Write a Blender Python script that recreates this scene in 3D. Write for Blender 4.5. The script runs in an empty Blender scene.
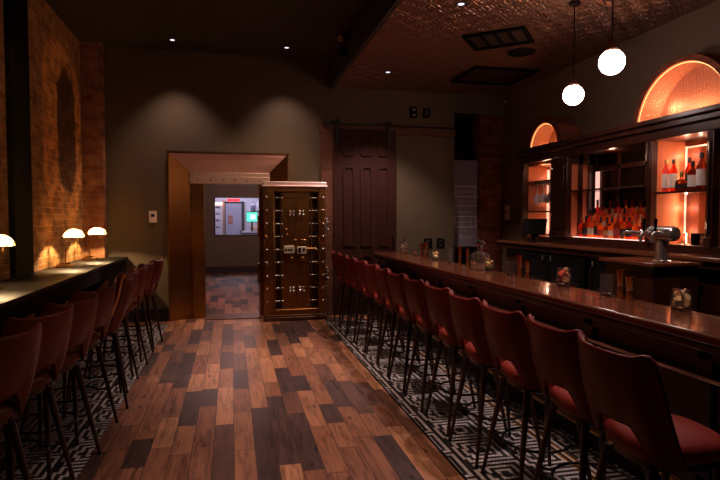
import bpy, bmesh, math, random
from mathutils import Vector, Matrix
random.seed(7)
PI = math.pi
scene = bpy.context.scene
COL = scene.collection

# ------------------------------------------------------------------ helpers
class MB:
    """collects shapes; build() links them as ONE mesh object"""
    def __init__(self):
        self.bm = bmesh.new()
    def face(self, pts):
        vs = [self.bm.verts.new(p) for p in pts]
        return self.bm.faces.new(vs)
    def box(self, x0, x1, y0, y1, z0, z1, rot=None):
        c = [(x0, y0, z0), (x1, y0, z0), (x1, y1, z0), (x0, y1, z0), (x0, y0, z1), (x1, y0, z1), (x1, y1, z1), (x0, y1, z1)]
        if rot:
            m, piv = rot
            c = [tuple(m @ (Vector(p) - Vector(piv)) + Vector(piv)) for p in c]
        v = [self.bm.verts.new(p) for p in c]
        for f in ((0, 3, 2, 1), (4, 5, 6, 7), (0, 1, 5, 4), (1, 2, 6, 5), (2, 3, 7, 6), (3, 0, 4, 7)):
            self.bm.faces.new([v[i] for i in f])
        return self
    def rings(self, rings, cap0=True, cap1=True, closed=True):
        vv = [[self.bm.verts.new(p) for p in r] for r in rings]
        n = len(rings[0])
        for a, b in zip(vv[:-1], vv[1:]):
            for i in range(n if closed else n - 1):
                j = (i + 1) % n
                self.bm.faces.new((a[i], a[j], b[j], b[i]))
        if cap0 and closed: self.bm.faces.new(list(reversed(vv[0])))
        if cap1 and closed: self.bm.faces.new(vv[-1])
        return self
    def cyl(self, p0, p1, r0, r1=None, seg=14):
        r1 = r0 if r1 is None else r1
        p0, p1 = Vector(p0), Vector(p1)
        d = (p1 - p0).normalized()
        a = d.orthogonal().normalized(); b = d.cross(a)
        def ring(p, r): return [p + a * (r * math.cos(2 * PI * i / seg)) + b * (r * math.sin(2 * PI * i / seg)) for i in range(seg)]
        return self.rings([ring(p0, r0), ring(p1, r1)])
    def lathe(self, prof, c=(0, 0, 0), seg=24, sy=1.0, cap0=True, cap1=True):
        rs = []
        for r, z in prof:
            rs.append([(c[0] + r * math.cos(2 * PI * i / seg), c[1] + sy * r * math.sin(2 * PI * i / seg), c[2] + z) for i in range(seg)])
        return self.rings(rs, cap0, cap1)
    def tube(self, pts, r, seg=8, closed=False):
        pts = [Vector(p) for p in pts]
        n = len(pts); rs = []
        ref = None
        for i, p in enumerate(pts):
            if closed: t = (pts[(i + 1) % n] - pts[i - 1]).normalized()
            else: t = (pts[min(i + 1, n - 1)] - pts[max(i - 1, 0)]).normalized()
            if ref is None: ref = t.orthogonal().normalized()
            a = (ref - t * ref.dot(t)).normalized(); ref = a
            b = t.cross(a)
            rs.append([p + a * (r * math.cos(2 * PI * k / seg)) + b * (r * math.sin(2 * PI * k / seg)) for k in range(seg)])
        if closed:
            rs.append(rs[0]); return self.rings(rs, False, False)
        return self.rings(rs)
    def ball(self, c, r, seg=16, n=10, z0=-1.0, z1=1.0):
        if not hasattr(r, '__len__'): r = (r, r, r)
        rs = []
        a0, a1 = math.asin(z0), math.asin(z1)
        for k in range(n + 1):
            a = a0 + (a1 - a0) * k / n
            q = max(math.cos(a), 1e-4)
            rs.append([(c[0] + r[0] * q * math.cos(2 * PI * i / seg), c[1] + r[1] * q * math.sin(2 * PI * i / seg), c[2] + r[2] * math.sin(a)) for i in range(seg)])
        return self.rings(rs)
    def prism(self, poly, axis, a0, a1):
        """poly of 2-D points extruded along axis ('x': poly=(y,z), 'y': (x,z), 'z': (x,y))"""
        def P(p, a):
            return {'x': (a, p[0], p[1]), 'y': (p[0], a, p[1]), 'z': (p[0], p[1], a)}[axis]
        return self.rings([[P(p, a0) for p in poly], [P(p, a1) for p in poly]])
    def build(self, name, mat=None, parent=None, sharp=38, bevel=0, bseg=2, loc=None):
        bm = self.bm
        bmesh.ops.remove_doubles(bm, verts=bm.verts, dist=1e-6)
        bmesh.ops.recalc_face_normals(bm, faces=bm.faces)
        me = bpy.data.meshes.new(name)
        lim = math.radians(sharp)
        for f in bm.faces: f.smooth = True
        for e in bm.edges:
            if len(e.link_faces) == 2:
                e.smooth = e.calc_face_angle(0) < lim
        bm.to_mesh(me); bm.free()
        o = bpy.data.objects.new(name, me); COL.objects.link(o)
        if mat: me.materials.append(mat)
        if parent: o.parent = parent
        if loc: o.location = loc
        if bevel:
            m = o.modifiers.new('bevel', 'BEVEL'); m.width = bevel; m.segments = bseg; m.limit_method = 'ANGLE'; m.angle_limit = math.radians(40)
        return o

def tag(o, label, cat, group=None, kind=None):
    o['label'] = label; o['category'] = cat
    if group: o['group'] = group
    if kind: o['kind'] = kind
    return o
def thing(name, label, cat, loc=(0, 0, 0), rz=0, group=None):
    o = bpy.data.objects.new(name, None); COL.objects.link(o)
    o.empty_display_size = .1
    o.location = loc; o.rotation_euler = (0, 0, rz)
    return tag(o, label, cat, group)
def struct(o, label=None):
    o['kind'] = 'structure'
    if label: o['label'] = label
    return o
def copy_tree(o, parent=None):
    c = o.copy(); COL.objects.link(c)
    if parent: c.parent = parent
    for ch in list(o.children): copy_tree(ch, c)
    return c

# ------------------------------------------------------------------ materials
def NT(name):
    m = bpy.data.materials.new(name); m.use_nodes = True
    nt = m.node_tree
    return m, nt, nt.nodes['Principled BSDF']
def setp(b, **k):
    names = dict(col='Base Color', rough='Roughness', metal='Metallic', trans='Transmission Weight', ior='IOR', ecol='Emission Color', estr='Emission Strength', coat='Coat Weight', spec='Specular IOR Level', aniso='Anisotropic', alpha='Alpha', sheen='Sheen Weight')
    for kk, v in k.items():
        if kk in ('col', 'ecol') and len(v) == 3: v = (*v, 1)
        b.inputs[names[kk]].default_value = v
def plain(name, col, rough=.5, **k):
    m, nt, b = NT(name); setp(b, col=col, rough=rough, **k)
    # slight procedural variation of the roughness
    n = nt.nodes.new('ShaderNodeTexNoise'); n.inputs['Scale'].default_value = 14
    r = nt.nodes.new('ShaderNodeMapRange'); r.inputs['To Min'].default_value = max(rough - .06, 0); r.inputs['To Max'].default_value = min(rough + .06, 1)
    nt.links.new(n.outputs['Fac'], r.inputs['Value']); nt.links.new(r.outputs['Result'], b.inputs['Roughness'])
    return m
def emit(name, col, s):
    m, nt, b = NT(name); setp(b, col=col, ecol=col, estr=s, rough=.4); return m
def ramp(nt, stops):
    r = nt.nodes.new('ShaderNodeValToRGB'); el = r.color_ramp.elements
    while len(el) < len(stops): el.new(.5)
    for e, (p, c) in zip(el, stops): e.position = p; e.color = (*c, 1)
    return r
def coord(nt, swz='xyz', scale=(1, 1, 1)):
    tc = nt.nodes.new('ShaderNodeTexCoord'); s = nt.nodes.new('ShaderNodeSeparateXYZ'); c = nt.nodes.new('ShaderNodeCombineXYZ')
    nt.links.new(tc.outputs['Object'], s.inputs[0])
    for i, ch in enumerate(swz):
        if ch == '0': continue
        m = nt.nodes.new('ShaderNodeMath'); m.operation = 'MULTIPLY'; m.inputs[1].default_value = scale[i]
        nt.links.new(s.outputs['xyz'.index(ch)], m.inputs[0]); nt.links.new(m.outputs[0], c.inputs[i])
    return c.outputs[0]
def M_(nt, op, a, b=None, c=None):
    m = nt.nodes.new('ShaderNodeMath'); m.operation = op
    for i, v in enumerate((a, b, c)):
        if v is None: continue
        if isinstance(v, (int, float)): m.inputs[i].default_value = v
        else: nt.links.new(v, m.inputs[i])
    return m.outputs[0]
def bump(nt, b, h, strength=.3, dist=.01):
    n = nt.nodes.new('ShaderNodeBump'); n.inputs['Strength'].default_value = strength; n.inputs['Distance'].default_value = dist
    nt.links.new(h, n.inputs['Height']); nt.links.new(n.outputs[0], b.inputs['Normal'])

def wood(name, dark, light, rough=.35, swz='xyz', scale=(30, 2, 30), coat=0, spec=.5):
    m, nt, b = NT(name)
    v = coord(nt, swz, scale)
    n = nt.nodes.new('ShaderNodeTexNoise'); n.inputs['Scale'].default_value = 1.0; n.inputs['Detail'].default_value = 6; n.inputs['Distortion'].default_value = .6
    nt.links.new(v, n.inputs['Vector'])
    r = ramp(nt, [(.3, dark), (.7, light)]); nt.links.new(n.outputs['Fac'], r.inputs[0]); nt.links.new(r.outputs[0], b.inputs['Base Color'])
    setp(b, rough=rough, coat=coat, spec=spec)
    bump(nt, b, n.outputs['Fac'], .12, .004)
    return m

def floor_planks(name):
    m, nt, b = NT(name)
    tc = nt.nodes.new('ShaderNodeTexCoord'); s = nt.nodes.new('ShaderNodeSeparateXYZ'); nt.links.new(tc.outputs['Object'], s.inputs[0])
    x, y = s.outputs[0], s.outputs[1]
    W = .15
    xs = M_(nt, 'DIVIDE', x, W); row = M_(nt, 'FLOOR', xs); fx = M_(nt, 'FRACT', xs)
    wn = nt.nodes.new('ShaderNodeTexWhiteNoise'); wn.noise_dimensions = '1D'; nt.links.new(row, wn.inputs['W'])
    off = M_(nt, 'MULTIPLY', wn.outputs['Value'], 7.3)
    ys = M_(nt, 'ADD', M_(nt, 'DIVIDE', y, 1.5), off)
    # wobble the plank lengths
    seg = M_(nt, 'FLOOR', ys); fy = M_(nt, 'FRACT', ys)
    cut = nt.nodes.new('ShaderNodeTexWhiteNoise'); cut.noise_dimensions = '2D'
    cv = nt.nodes.new('ShaderNodeCombineXYZ'); nt.links.new(row, cv.inputs[0]); nt.links.new(seg, cv.inputs[1]); nt.links.new(cv.outputs[0], cut.inputs['Vector'])
    cp = M_(nt, 'MULTIPLY_ADD', cut.outputs['Value'], .5, .25)
    half = M_(nt, 'GREATER_THAN', fy, cp)
    idv = nt.nodes.new('ShaderNodeCombineXYZ'); nt.links.new(row, idv.inputs[0]); nt.links.new(seg, idv.inputs[1]); nt.links.new(half, idv.inputs[2])
    w2 = nt.nodes.new('ShaderNodeTexWhiteNoise'); w2.noise_dimensions = '3D'; nt.links.new(idv.outputs[0], w2.inputs['Vector'])
    pc = ramp(nt, [(0, (.042, .021, .018)), (.2, (.062, .03, .023)), (.32, (.13, .054, .031)), (.45, (.21, .085, .042)), (.62, (.165, .064, .033)), (.8, (.27, .115, .056)), (1, (.34, .155, .075))])
    pc.color_ramp.interpolation = 'CONSTANT' if False else 'LINEAR'
    nt.links.new(w2.outputs['Value'], pc.inputs[0])
    # grain
    gv = nt.nodes.new('ShaderNodeCombineXYZ')
    nt.links.new(M_(nt, 'MULTIPLY', x, 26.), gv.inputs[0]); nt.links.new(M_(nt, 'MULTIPLY', y, 2.2), gv.inputs[1]); nt.links.new(M_(nt, 'MULTIPLY', w2.outputs['Value'], 90.), gv.inputs[2])
    n = nt.nodes.new('ShaderNodeTexNoise'); n.inputs['Detail'].default_value = 7; n.inputs['Scale'].default_value = 1; n.inputs['Distortion'].default_value = 1.2
    nt.links.new(gv.outputs[0], n.inputs['Vector'])
    gr = ramp(nt, [(.28, (.42, .37, .34)), (.52, (1.05, 1, .97)), (.78, (1.5, 1.38, 1.25))]); nt.links.new(n.outputs['Fac'], gr.inputs[0])
    mx = nt.nodes.new('ShaderNodeMix'); mx.data_type = 'RGBA'; mx.blend_type = 'MULTIPLY'; mx.inputs[0].default_value = 1
    nt.links.new(pc.outputs[0], mx.inputs[6]); nt.links.new(gr.outputs[0], mx.inputs[7])
    # knots
    kv = nt.nodes.new('ShaderNodeCombineXYZ'); nt.links.new(M_(nt, 'MULTIPLY', x, 6.), kv.inputs[0]); nt.links.new(M_(nt, 'MULTIPLY', y, 2.6), kv.inputs[1]); nt.links.new(M_(nt, 'MULTIPLY', w2.outputs['Value'], 20.), kv.inputs[2])
    vo = nt.nodes.new('ShaderNodeTexVoronoi'); vo.inputs['Scale'].default_value = 1; nt.links.new(kv.outputs[0], vo.inputs['Vector'])
    kr = ramp(nt, [(.06, (.35, .3, .28)), (.14, (1, 1, 1))]); nt.links.new(vo.outputs['Distance'], kr.inputs[0])
    mk = nt.nodes.new('ShaderNodeMix'); mk.data_type = 'RGBA'; mk.blend_type = 'MULTIPLY'; mk.inputs[0].default_value = 1
    nt.links.new(mx.outputs[2], mk.inputs[6]); nt.links.new(kr.outputs[0], mk.inputs[7])
    # seams
    e1 = M_(nt, 'LESS_THAN', M_(nt, 'MINIMUM', fx, M_(nt, 'SUBTRACT', 1., fx)), .018)
    d2 = M_(nt, 'ABSOLUTE', M_(nt, 'SUBTRACT', fy, cp)); d3 = M_(nt, 'MINIMUM', fy, M_(nt, 'SUBTRACT', 1., fy))
    e2 = M_(nt, 'LESS_THAN', M_(nt, 'MINIMUM', d2, d3), .0025)
    e = M_(nt, 'MAXIMUM', e1, e2)
    ms = nt.nodes.new('ShaderNodeMix'); ms.data_type = 'RGBA'; ms.inputs[7].default_value = (.04, .018, .012, 1)
    nt.links.new(e, ms.inputs[0]); nt.links.new(mk.outputs[2], ms.inputs[6]); nt.links.new(ms.outputs[2], b.inputs['Base Color'])
    rr = nt.nodes.new('ShaderNodeMapRange'); rr.inputs['To Min'].default_value = .42; rr.inputs['To Max'].default_value = .62
    nt.links.new(n.outputs['Fac'], rr.inputs['Value']); nt.links.new(rr.outputs[0], b.inputs['Roughness'])
    setp(b, spec=.32)
    h = M_(nt, 'SUBTRACT', M_(nt, 'MULTIPLY', n.outputs['Fac'], .5), e)
    bump(nt, b, h, .25, .004)
    return m

def mosaic(name):
    """small square mosaic laid as a black and cream key pattern of nested squares"""
    m, nt, b = NT(name)
    tc = nt.nodes.new('ShaderNodeTexCoord'); s = nt.nodes.new('ShaderNodeSeparateXYZ'); nt.links.new(tc.outputs['Object'], s.inputs[0])
    T = .028; P = 14
    px = M_(nt, 'DIVIDE', s.outputs[0], T); py = M_(nt, 'DIVIDE', s.outputs[1], T)
    ix = M_(nt, 'FLOOR', px); iy = M_(nt, 'FLOOR', py)
    # every second column of blocks is shifted half a block
    bx = M_(nt, 'FLOOR', M_(nt, 'DIVIDE', ix, P))
    sh = M_(nt, 'MULTIPLY', M_(nt, 'FLOORED_MODULO', bx, 2), P / 2)
    a = M_(nt, 'SUBTRACT', M_(nt, 'FLOORED_MODULO', ix, P), P / 2 - .5)
    c = M_(nt, 'SUBTRACT', M_(nt, 'FLOORED_MODULO', M_(nt, 'ADD', iy, sh), P), P / 2 - .5)
    aa, ac = M_(nt, 'ABSOLUTE', a), M_(nt, 'ABSOLUTE', c)
    r = M_(nt, 'FLOOR', M_(nt, 'MAXIMUM', aa, ac))
    # a key: on the half where c > 0 and |a| small the ring index slips by one
    slip = M_(nt, 'MULTIPLY', M_(nt, 'GREATER_THAN', c, 0), M_(nt, 'GREATER_THAN', M_(nt, 'SUBTRACT', c, aa), .2))
    slip2 = M_(nt, 'MULTIPLY', M_(nt, 'LESS_THAN', a, 0), M_(nt, 'GREATER_THAN', M_(nt, 'SUBTRACT', aa, ac), 2.2))
    rr = M_(nt, 'ADD', r, M_(nt, 'MAXIMUM', slip, slip2))
    k = M_(nt, 'FLOORED_MODULO', rr, 2)
    fx, fy = M_(nt, 'FRACT', px), M_(nt, 'FRACT', py)
    gx = M_(nt, 'MINIMUM', fx, M_(nt, 'SUBTRACT', 1., fx)); gy = M_(nt, 'MINIMUM', fy, M_(nt, 'SUBTRACT', 1., fy))
    grout = M_(nt, 'LESS_THAN', M_(nt, 'MINIMUM', gx, gy), .06)
    mx = nt.nodes.new('ShaderNodeMix'); mx.data_type = 'RGBA'; mx.inputs[6].default_value = (.012, .009, .01, 1); mx.inputs[7].default_value = (.5, .43, .39, 1)
    nt.links.new(k, mx.inputs[0])
    m2 = nt.nodes.new('ShaderNodeMix'); m2.data_type = 'RGBA'; m2.inputs[7].default_value = (.08, .065, .06, 1)
    nt.links.new(grout, m2.inputs[0]); nt.links.new(mx.outputs[2], m2.inputs[6]); nt.links.new(m2.outputs[2], b.inputs['Base Color'])
    setp(b, rough=.35)
    return m

def brick(name, c1, c2, mort, swz='yz0', bw=.215, bh=.075, letter=False, rough=.85):
    m, nt, b = NT(name)
    v = coord(nt, swz)
    nz = nt.nodes.new('ShaderNodeTexNoise'); nz.inputs['Scale'].default_value = 2.2; nz.inputs['Detail'].default_value = 3
    nt.links.new(v, nz.inputs['Vector'])
    wob = nt.nodes.new('ShaderNodeMix'); wob.data_type = 'VECTOR'; wob.inputs[0].default_value = .018
    nt.links.new(v, wob.inputs[4]); nt.links.new(nz.outputs['Color'], wob.inputs[5])
    t = nt.nodes.new('ShaderNodeTexBrick')
    t.inputs['Scale'].default_value = 1; t.inputs['Brick Width'].default_value = bw; t.inputs['Row Height'].default_value = bh; t.inputs['Mortar Size'].default_value = .007; t.inputs['Mortar Smooth'].default_value = .4
    t.inputs['Color1'].default_value = (*c1, 1); t.inputs['Color2'].default_value = (*c2, 1); t.inputs['Mortar'].default_value = (*mort, 1); t.inputs['Bias'].default_value = -.1
    nt.links.new(wob.outputs[1], t.inputs['Vector'])
    n2 = nt.nodes.new('ShaderNodeTexNoise'); n2.inputs['Scale'].default_value = 5; n2.inputs['Detail'].default_value = 6; nt.links.new(v, n2.inputs['Vector'])
    rp = ramp(nt, [(.3, (.5, .47, .45)), (.7, (1.35, 1.3, 1.25))]); nt.links.new(n2.outputs['Fac'], rp.inputs[0])
    mx = nt.nodes.new('ShaderNodeMix'); mx.data_type = 'RGBA'; mx.blend_type = 'MULTIPLY'; mx.inputs[0].default_value = 1
    nt.links.new(t.outputs['Color'], mx.inputs[6]); nt.links.new(rp.outputs[0], mx.inputs[7])
    out = mx.outputs[2]
    if letter:   # the worn oval ghost of old painting on the bricks
        tc = nt.nodes.new('ShaderNodeTexCoord'); s = nt.nodes.new('ShaderNodeSeparateXYZ'); nt.links.new(tc.outputs['Object'], s.inputs[0])
        y, z = s.outputs[1], s.outputs[2]
        def stadium(cy, cz, rad, hz):
            dz = M_(nt, 'MAXIMUM', M_(nt, 'SUBTRACT', M_(nt, 'ABSOLUTE', M_(nt, 'SUBTRACT', z, cz)), hz), 0.)
            dy = M_(nt, 'SUBTRACT', y, cy)
            return M_(nt, 'SUBTRACT', M_(nt, 'SQRT', M_(nt, 'ADD', M_(nt, 'MULTIPLY', dz, dz), M_(nt, 'MULTIPLY', dy, dy))), rad)
        wv = M_(nt, 'MULTIPLY', M_(nt, 'SUBTRACT', n2.outputs['Fac'], .5), .13)
        so = M_(nt, 'ADD', stadium(8.48, 2.85, .88, .45), wv); si = M_(nt, 'ADD', stadium(8.64, 2.9, .43, .42), wv)
        def soft(d, w):
            r_ = nt.nodes.new('ShaderNodeMapRange'); r_.inputs['From Min'].default_value = w; r_.inputs['From Max'].default_value = -w; nt.links.new(d, r_.inputs['Value']); return r_.outputs[0]
        ring = M_(nt, 'MULTIPLY', soft(so, .05), M_(nt, 'SUBTRACT', 1., soft(si, .05)))
        m3 = nt.nodes.new('ShaderNodeMix'); m3.data_type = 'RGBA'; m3.blend_type = 'MULTIPLY'; m3.inputs[7].default_value = (1.9, 1.75, 1.35, 1)
        nt.links.new(ring, m3.inputs[0]); nt.links.new(out, m3.inputs[6])
        m4 = nt.nodes.new('ShaderNodeMix'); m4.data_type = 'RGBA'; m4.blend_type = 'MULTIPLY'; m4.inputs[7].default_value = (.33, .3, .3, 1)
        nt.links.new(soft(si, .06), m4.inputs[0]); nt.links.new(m3.outputs[2], m4.inputs[6]); out = m4.outputs[2]
    nt.links.new(out, b.inputs['Base Color']); setp(b, rough=rough, spec=.25)
    h = M_(nt, 'ADD', M_(nt, 'MULTIPLY', t.outputs['Fac'], -1.), M_(nt, 'MULTIPLY', n2.outputs['Fac'], .8))
    bump(nt, b, h, .7, .012)
    return m

def tin(name, col, rough=.3, ang=0.0, w=.2, metal=.85, strength=1.0, seamw=.035):
    """pressed metal: embossed scrollwork tiles between raised long seams"""
    m, nt, b = NT(name)
    tc = nt.nodes.new('ShaderNodeTexCoord'); mp = nt.nodes.new('ShaderNodeMapping'); mp.inputs['Rotation'].default_value = (0, 0, ang)
    nt.links.new(tc.outputs['Object'], mp.inputs['Vector'])
    s = nt.nodes.new('ShaderNodeSeparateXYZ'); nt.links.new(mp.outputs[0], s.inputs[0])
    def cell(o, ww):
        f = M_(nt, 'FRACT', M_(nt, 'DIVIDE', o, ww)); return M_(nt, 'MINIMUM', f, M_(nt, 'SUBTRACT', 1., f))
    c1, c2 = cell(s.outputs[0], w), cell(s.outputs[1], w)
    sq = M_(nt, 'SINE', M_(nt, 'MULTIPLY', M_(nt, 'MINIMUM', c1, c2), 30.))
    vo = nt.nodes.new('ShaderNodeTexVoronoi'); vo.inputs['Scale'].default_value = 5.5 / w; vo.inputs['Randomness'].default_value = .8; nt.links.new(mp.outputs[0], vo.inputs['Vector'])
    seam = M_(nt, 'LESS_THAN', c2, seamw); seam2 = M_(nt, 'LESS_THAN', c1, seamw * .45)
    h = M_(nt, 'ADD', M_(nt, 'MULTIPLY', sq, .35), M_(nt, 'MULTIPLY', vo.outputs['Distance'], 1.1))
    h = M_(nt, 'ADD', h, M_(nt, 'MULTIPLY', M_(nt, 'MAXIMUM', seam, seam2), 2.0))
    bump(nt, b, h, strength, .1 * w)
    setp(b, col=col, metal=metal, rough=rough)
    return m

def brushed(name, c1, c2, rough=.3, swz='xyz', scale=(2, 2, 120), metal=1.0, aniso=0.0):
    m, nt, b = NT(name)
    v = coord(nt, swz, scale)
    n = nt.nodes.new('ShaderNodeTexNoise'); n.inputs['Scale'].default_value = 1; n.inputs['Detail'].default_value = 5; nt.links.new(v, n.inputs['Vector'])
    r = ramp(nt, [(.3, c1), (.7, c2)]); nt.links.new(n.outputs['Fac'], r.inputs[0]); nt.links.new(r.outputs[0], b.inputs['Base Color'])
    rr = nt.nodes.new('ShaderNodeMapRange'); rr.inputs['To Min'].default_value = rough - .07; rr.inputs['To Max'].default_value = rough + .1
    nt.links.new(n.outputs['Fac'], rr.inputs['Value']); nt.links.new(rr.outputs[0], b.inputs['Roughness'])
    setp(b, metal=metal, aniso=aniso)
    if aniso:
        tg = nt.nodes.new('ShaderNodeTangent'); tg.direction_type = 'RADIAL'; tg.axis = 'Z'; nt.links.new(tg.outputs[0], b.inputs['Tangent']); b.inputs['Anisotropic Rotation'].default_value = 0.0
    bump(nt, b, n.outputs['Fac'], .06, .002)
    return m

def leather(name, c1, c2):
    m, nt, b = NT(name)
    tc = nt.nodes.new('ShaderNodeTexCoord')
    n = nt.nodes.new('ShaderNodeTexNoise'); n.inputs['Scale'].default_value = 7; n.inputs['Detail'].default_value = 5; nt.links.new(tc.outputs['Object'], n.inputs['Vector'])
    r = ramp(nt, [(.3, c1), (.7, c2)]); nt.links.new(n.outputs['Fac'], r.inputs[0]); nt.links.new(r.outputs[0], b.inputs['Base Color'])
    vo = nt.nodes.new('ShaderNodeTexVoronoi'); vo.inputs['Scale'].default_value = 260; nt.links.new(tc.outputs['Object'], vo.inputs['Vector'])
    bump(nt, b, vo.outputs['Distance'], .12, .002)
    setp(b, rough=.42, spec=.24)
    return m

def glass(name, col=(1, 1, 1), rough=.015, ior=1.45, trans=.985):
    m, nt, b = NT(name); setp(b, col=col, rough=rough, trans=trans, ior=ior); return m
def liquor(name, col):
    """coloured spirit in its bottle: glossy glass over a glowing-through liquid"""
    m, nt, b = NT(name)
    setp(b, col=col, rough=.08, trans=.75, ior=1.36)
    tr = nt.nodes.new('ShaderNodeBsdfTranslucent'); tr.inputs[0].default_value = (*col, 1)
    mix = nt.nodes.new('ShaderNodeMixShader'); mix.inputs[0].default_value = .55
    nt.links.new(b.outputs[0], mix.inputs[1]); nt.links.new(tr.outputs[0], mix.inputs[2])
    nt.links.new(mix.outputs[0], nt.nodes['Material Output'].inputs['Surface'])
    return m

W_OLIVE = plain('olive_paint', (.105, .068, .036), .62)
W_RIGHT = plain('umber_paint', (.15, .09, .055), .7)
W_DARK = plain('dark_paint', (.035, .022, .016), .8)
CEIL = plain('dark_ceiling_paint', (.03, .02, .014), .85)
TIN = tin('pressed_tin', (.44, .245, .18), .3, math.radians(-40), metal=.95)
BRICK = brick('old_brick', (.56, .28, .09), (.34, .145, .045), (.55, .36, .17), letter=True)
BRICKP = brick('corner_brick', (.42, .18, .075), (.30, .11, .05), (.36, .23, .13), swz='xz0')
BRICKX = brick('red_brick', (.26, .06, .03), (.13, .03, .018), (.10, .05, .035), swz='xz0')
BRICKY = brick('red_brick_side', (.26, .06, .03), (.13, .03, .018), (.10, .05, .035), swz='yz0')
BLOCK = brick('grey_block', (.05, .045, .05), (.04, .037, .042), (.028, .024, .026), swz='yz0', bw=.4, bh=.2)
FLOOR = floor_planks('reclaimed_planks')
MOSAIC = mosaic('key_mosaic')
BARTOP = wood('bar_top_wood', (.085, .024, .011), (.17, .052, .022), .17, 'xyz', (24, 1.2, 24), coat=.3)
BARWOOD = wood('bar_panel_wood', (.022, .0075, .005), (.042, .014, .008), .3, 'xyz', (6, 6, 1.5))
CABWOOD = wood('cabinet_mahogany', (.026, .007, .0045), (.055, .014, .008), .28, 'xyz', (8, 8, 1.2))
CABBACK = wood('cabinet_lining', (.46, .115, .04), (.60, .17, .065), .5, 'xyz', (8, 8, 1.2))
DOORWOOD = wood('door_walnut', (.028, .0065, .004), (.05, .012, .007), .6, 'xyz', (20, 20, 1.3), spec=.2)
TRIMWOOD = wood('trim_wood', (.09, .032, .018), (.16, .06, .032), .5, 'xyz', (3, 12, 12), spec=.25)
PILAST = plain('pilaster_black', (.006, .004, .003), .9, spec=.05)
BASEWOOD = plain('dark_base', (.02, .01, .008), .4)
COUNTER = wood('slate_counter', (.005, .0035, .0026), (.010, .0065, .0048), .5, 'xyz', (10, 1.5, 10), spec=.25)
COUNTERB = plain('counter_black', (.008, .005, .004), .7, spec=.1)
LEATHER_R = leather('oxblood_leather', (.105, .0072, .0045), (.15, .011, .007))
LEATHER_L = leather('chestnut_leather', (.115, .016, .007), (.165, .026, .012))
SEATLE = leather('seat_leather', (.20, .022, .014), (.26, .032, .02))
LEGWOOD = wood('leg_wood', (.022, .009, .007), (.045, .018, .012), .3, 'xyz', (30, 30, 3))
BLACKMET = plain('black_metal', (.015, .012, .012), .35, metal=.6)
BRASS = brushed('brass', (.50, .27, .09), (.62, .35, .13), .26)
OLDBRASS = brushed('vault_brass', (.29, .13, .038), (.40, .185, .058), .34, 'xyz', (90, 90, 2), .93, .75)
OLDBRASSH = brushed('vault_brass_side', (.27, .12, .035), (.37, .17, .052), .34, 'xyz', (2, 2, 110), .93, .75)
STEELP = brushed('vault_steel', (.86, .58, .54), (.95, .70, .66), .36, 'xyz', (110, 3, 3), .4)
DARKBRZ = brushed('dark_bronze', (.10, .042, .02), (.15, .066, .03), .4, 'xyz', (60, 60, 2), .7)
CHROME = brushed('chrome', (.62, .55, .50), (.75, .68, .62), .2, 'xyz', (2, 2, 120), .9)
NICKEL = brushed('nickel', (.55, .48, .44), (.7, .62, .57), .25)
GOLDCUP = brushed('antique_gold_cup', (.58, .42, .22), (.75, .57, .33), .13, 'xyz', (2, 2, 120), 1.0)
SILVER = plain('silvered_case', (.62, .52, .40), .35, metal=.3)
BLACKPL = plain('black_plastic', (.004, .003, .003), .7, spec=.08)
GREYDK = plain('dark_grey_plastic', (.03, .026, .026), .5)
WHITEPL = plain('white_plastic', (.8, .7, .64), .45)
GLASS = glass('clear_glass')
DARKMIR = plain('smoked_mirror', (.05, .028, .02), .12, metal=.85)
COOLGL = plain('cooler_glass', (.012, .009, .009), .12)
COPPERT = tin('copper_mesh_tile', (.55, .25, .16), .4, 0, .09, .6, .8)
SHELFGL = plain('dark_shelf', (.05, .02, .014), .2)
OPAL = emit('opal_globe', (1.0, .80, .74), 17)
LEDW = emit('led_strip_white', (1.0, .55, .38), .45)
LEDA = emit('led_rope_amber', (1.0, .46, .17), 1.1)
DLENS = emit('downlight_lens', (.80, .66, .90), 1.0)
SHELFLIT = emit('lit_acrylic', (1.0, .60, .50), .85)
CHALK = plain('chalk', (.75, .66, .68), .9)
SLATE = plain('slate_board', (.24, .18, .21), .8)

# ------------------------------------------------------------------ setting
def S(mb, name, mat, label=None, **k):
    return struct(mb.build(name, mat, **k), label)
CH, CT = 4.40, 3.95            # high ceiling on the left, dropped tin ceiling on the right
WY = 9.62                      # back wall
b = MB(); b.box(-1.0, 1.475, -2.2, 17.6, -.1, 0); b.box(1.475, 5.6, 9.0, 17.6, -.1, 0); b.box(-2.6, -1.0, 9.3, 17.6, -.1, 0); S(b, 'floor', FLOOR, 'reclaimed mixed brown plank floor down the middle of the room')
b = MB(); b.box(1.475, 2.66, -2.2, 9.0, -.1, 0); S(b, 'floor_mosaic_right', MOSAIC, 'black and cream key pattern mosaic floor under the bar stools')
b = MB(); b.box(-2.6, -1.0, -2.2, 9.3, -.1, 0); S(b, 'floor_mosaic_left', MOSAIC, 'black and cream mosaic floor under the left counter')
b = MB(); b.box(2.66, 5.6, -2.2, 9.0, -.1, 0); S(b, 'floor_bar', BASEWOOD)
b = MB(); b.box(1.455, 1.475, -2.2, 9.0, -.05, .004); S(b, 'trim_1', BLACKMET)
b = MB(); b.box(-2.6, 1.72, -2.2, 11.2, CH, CH + .1); S(b, 'ceiling', CEIL, 'high dark ceiling over the aisle')
b = MB(); b.box(1.72, 5.6, -2.2, 11.2, CT, CT + .08); S(b, 'ceiling_tin', TIN, 'dropped pressed tin ceiling over the bar')
b = MB(); b.box(1.66, 1.72, -2.2, WY, CT - .03, CH + .1); S(b, 'trim_2', CEIL)
b = MB(); b.box(-2.55, -2.25, -2.2, 9.6, 0, CH); S(b, 'wall_left', BRICK, 'old brick wall with a worn painted oval')
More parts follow.
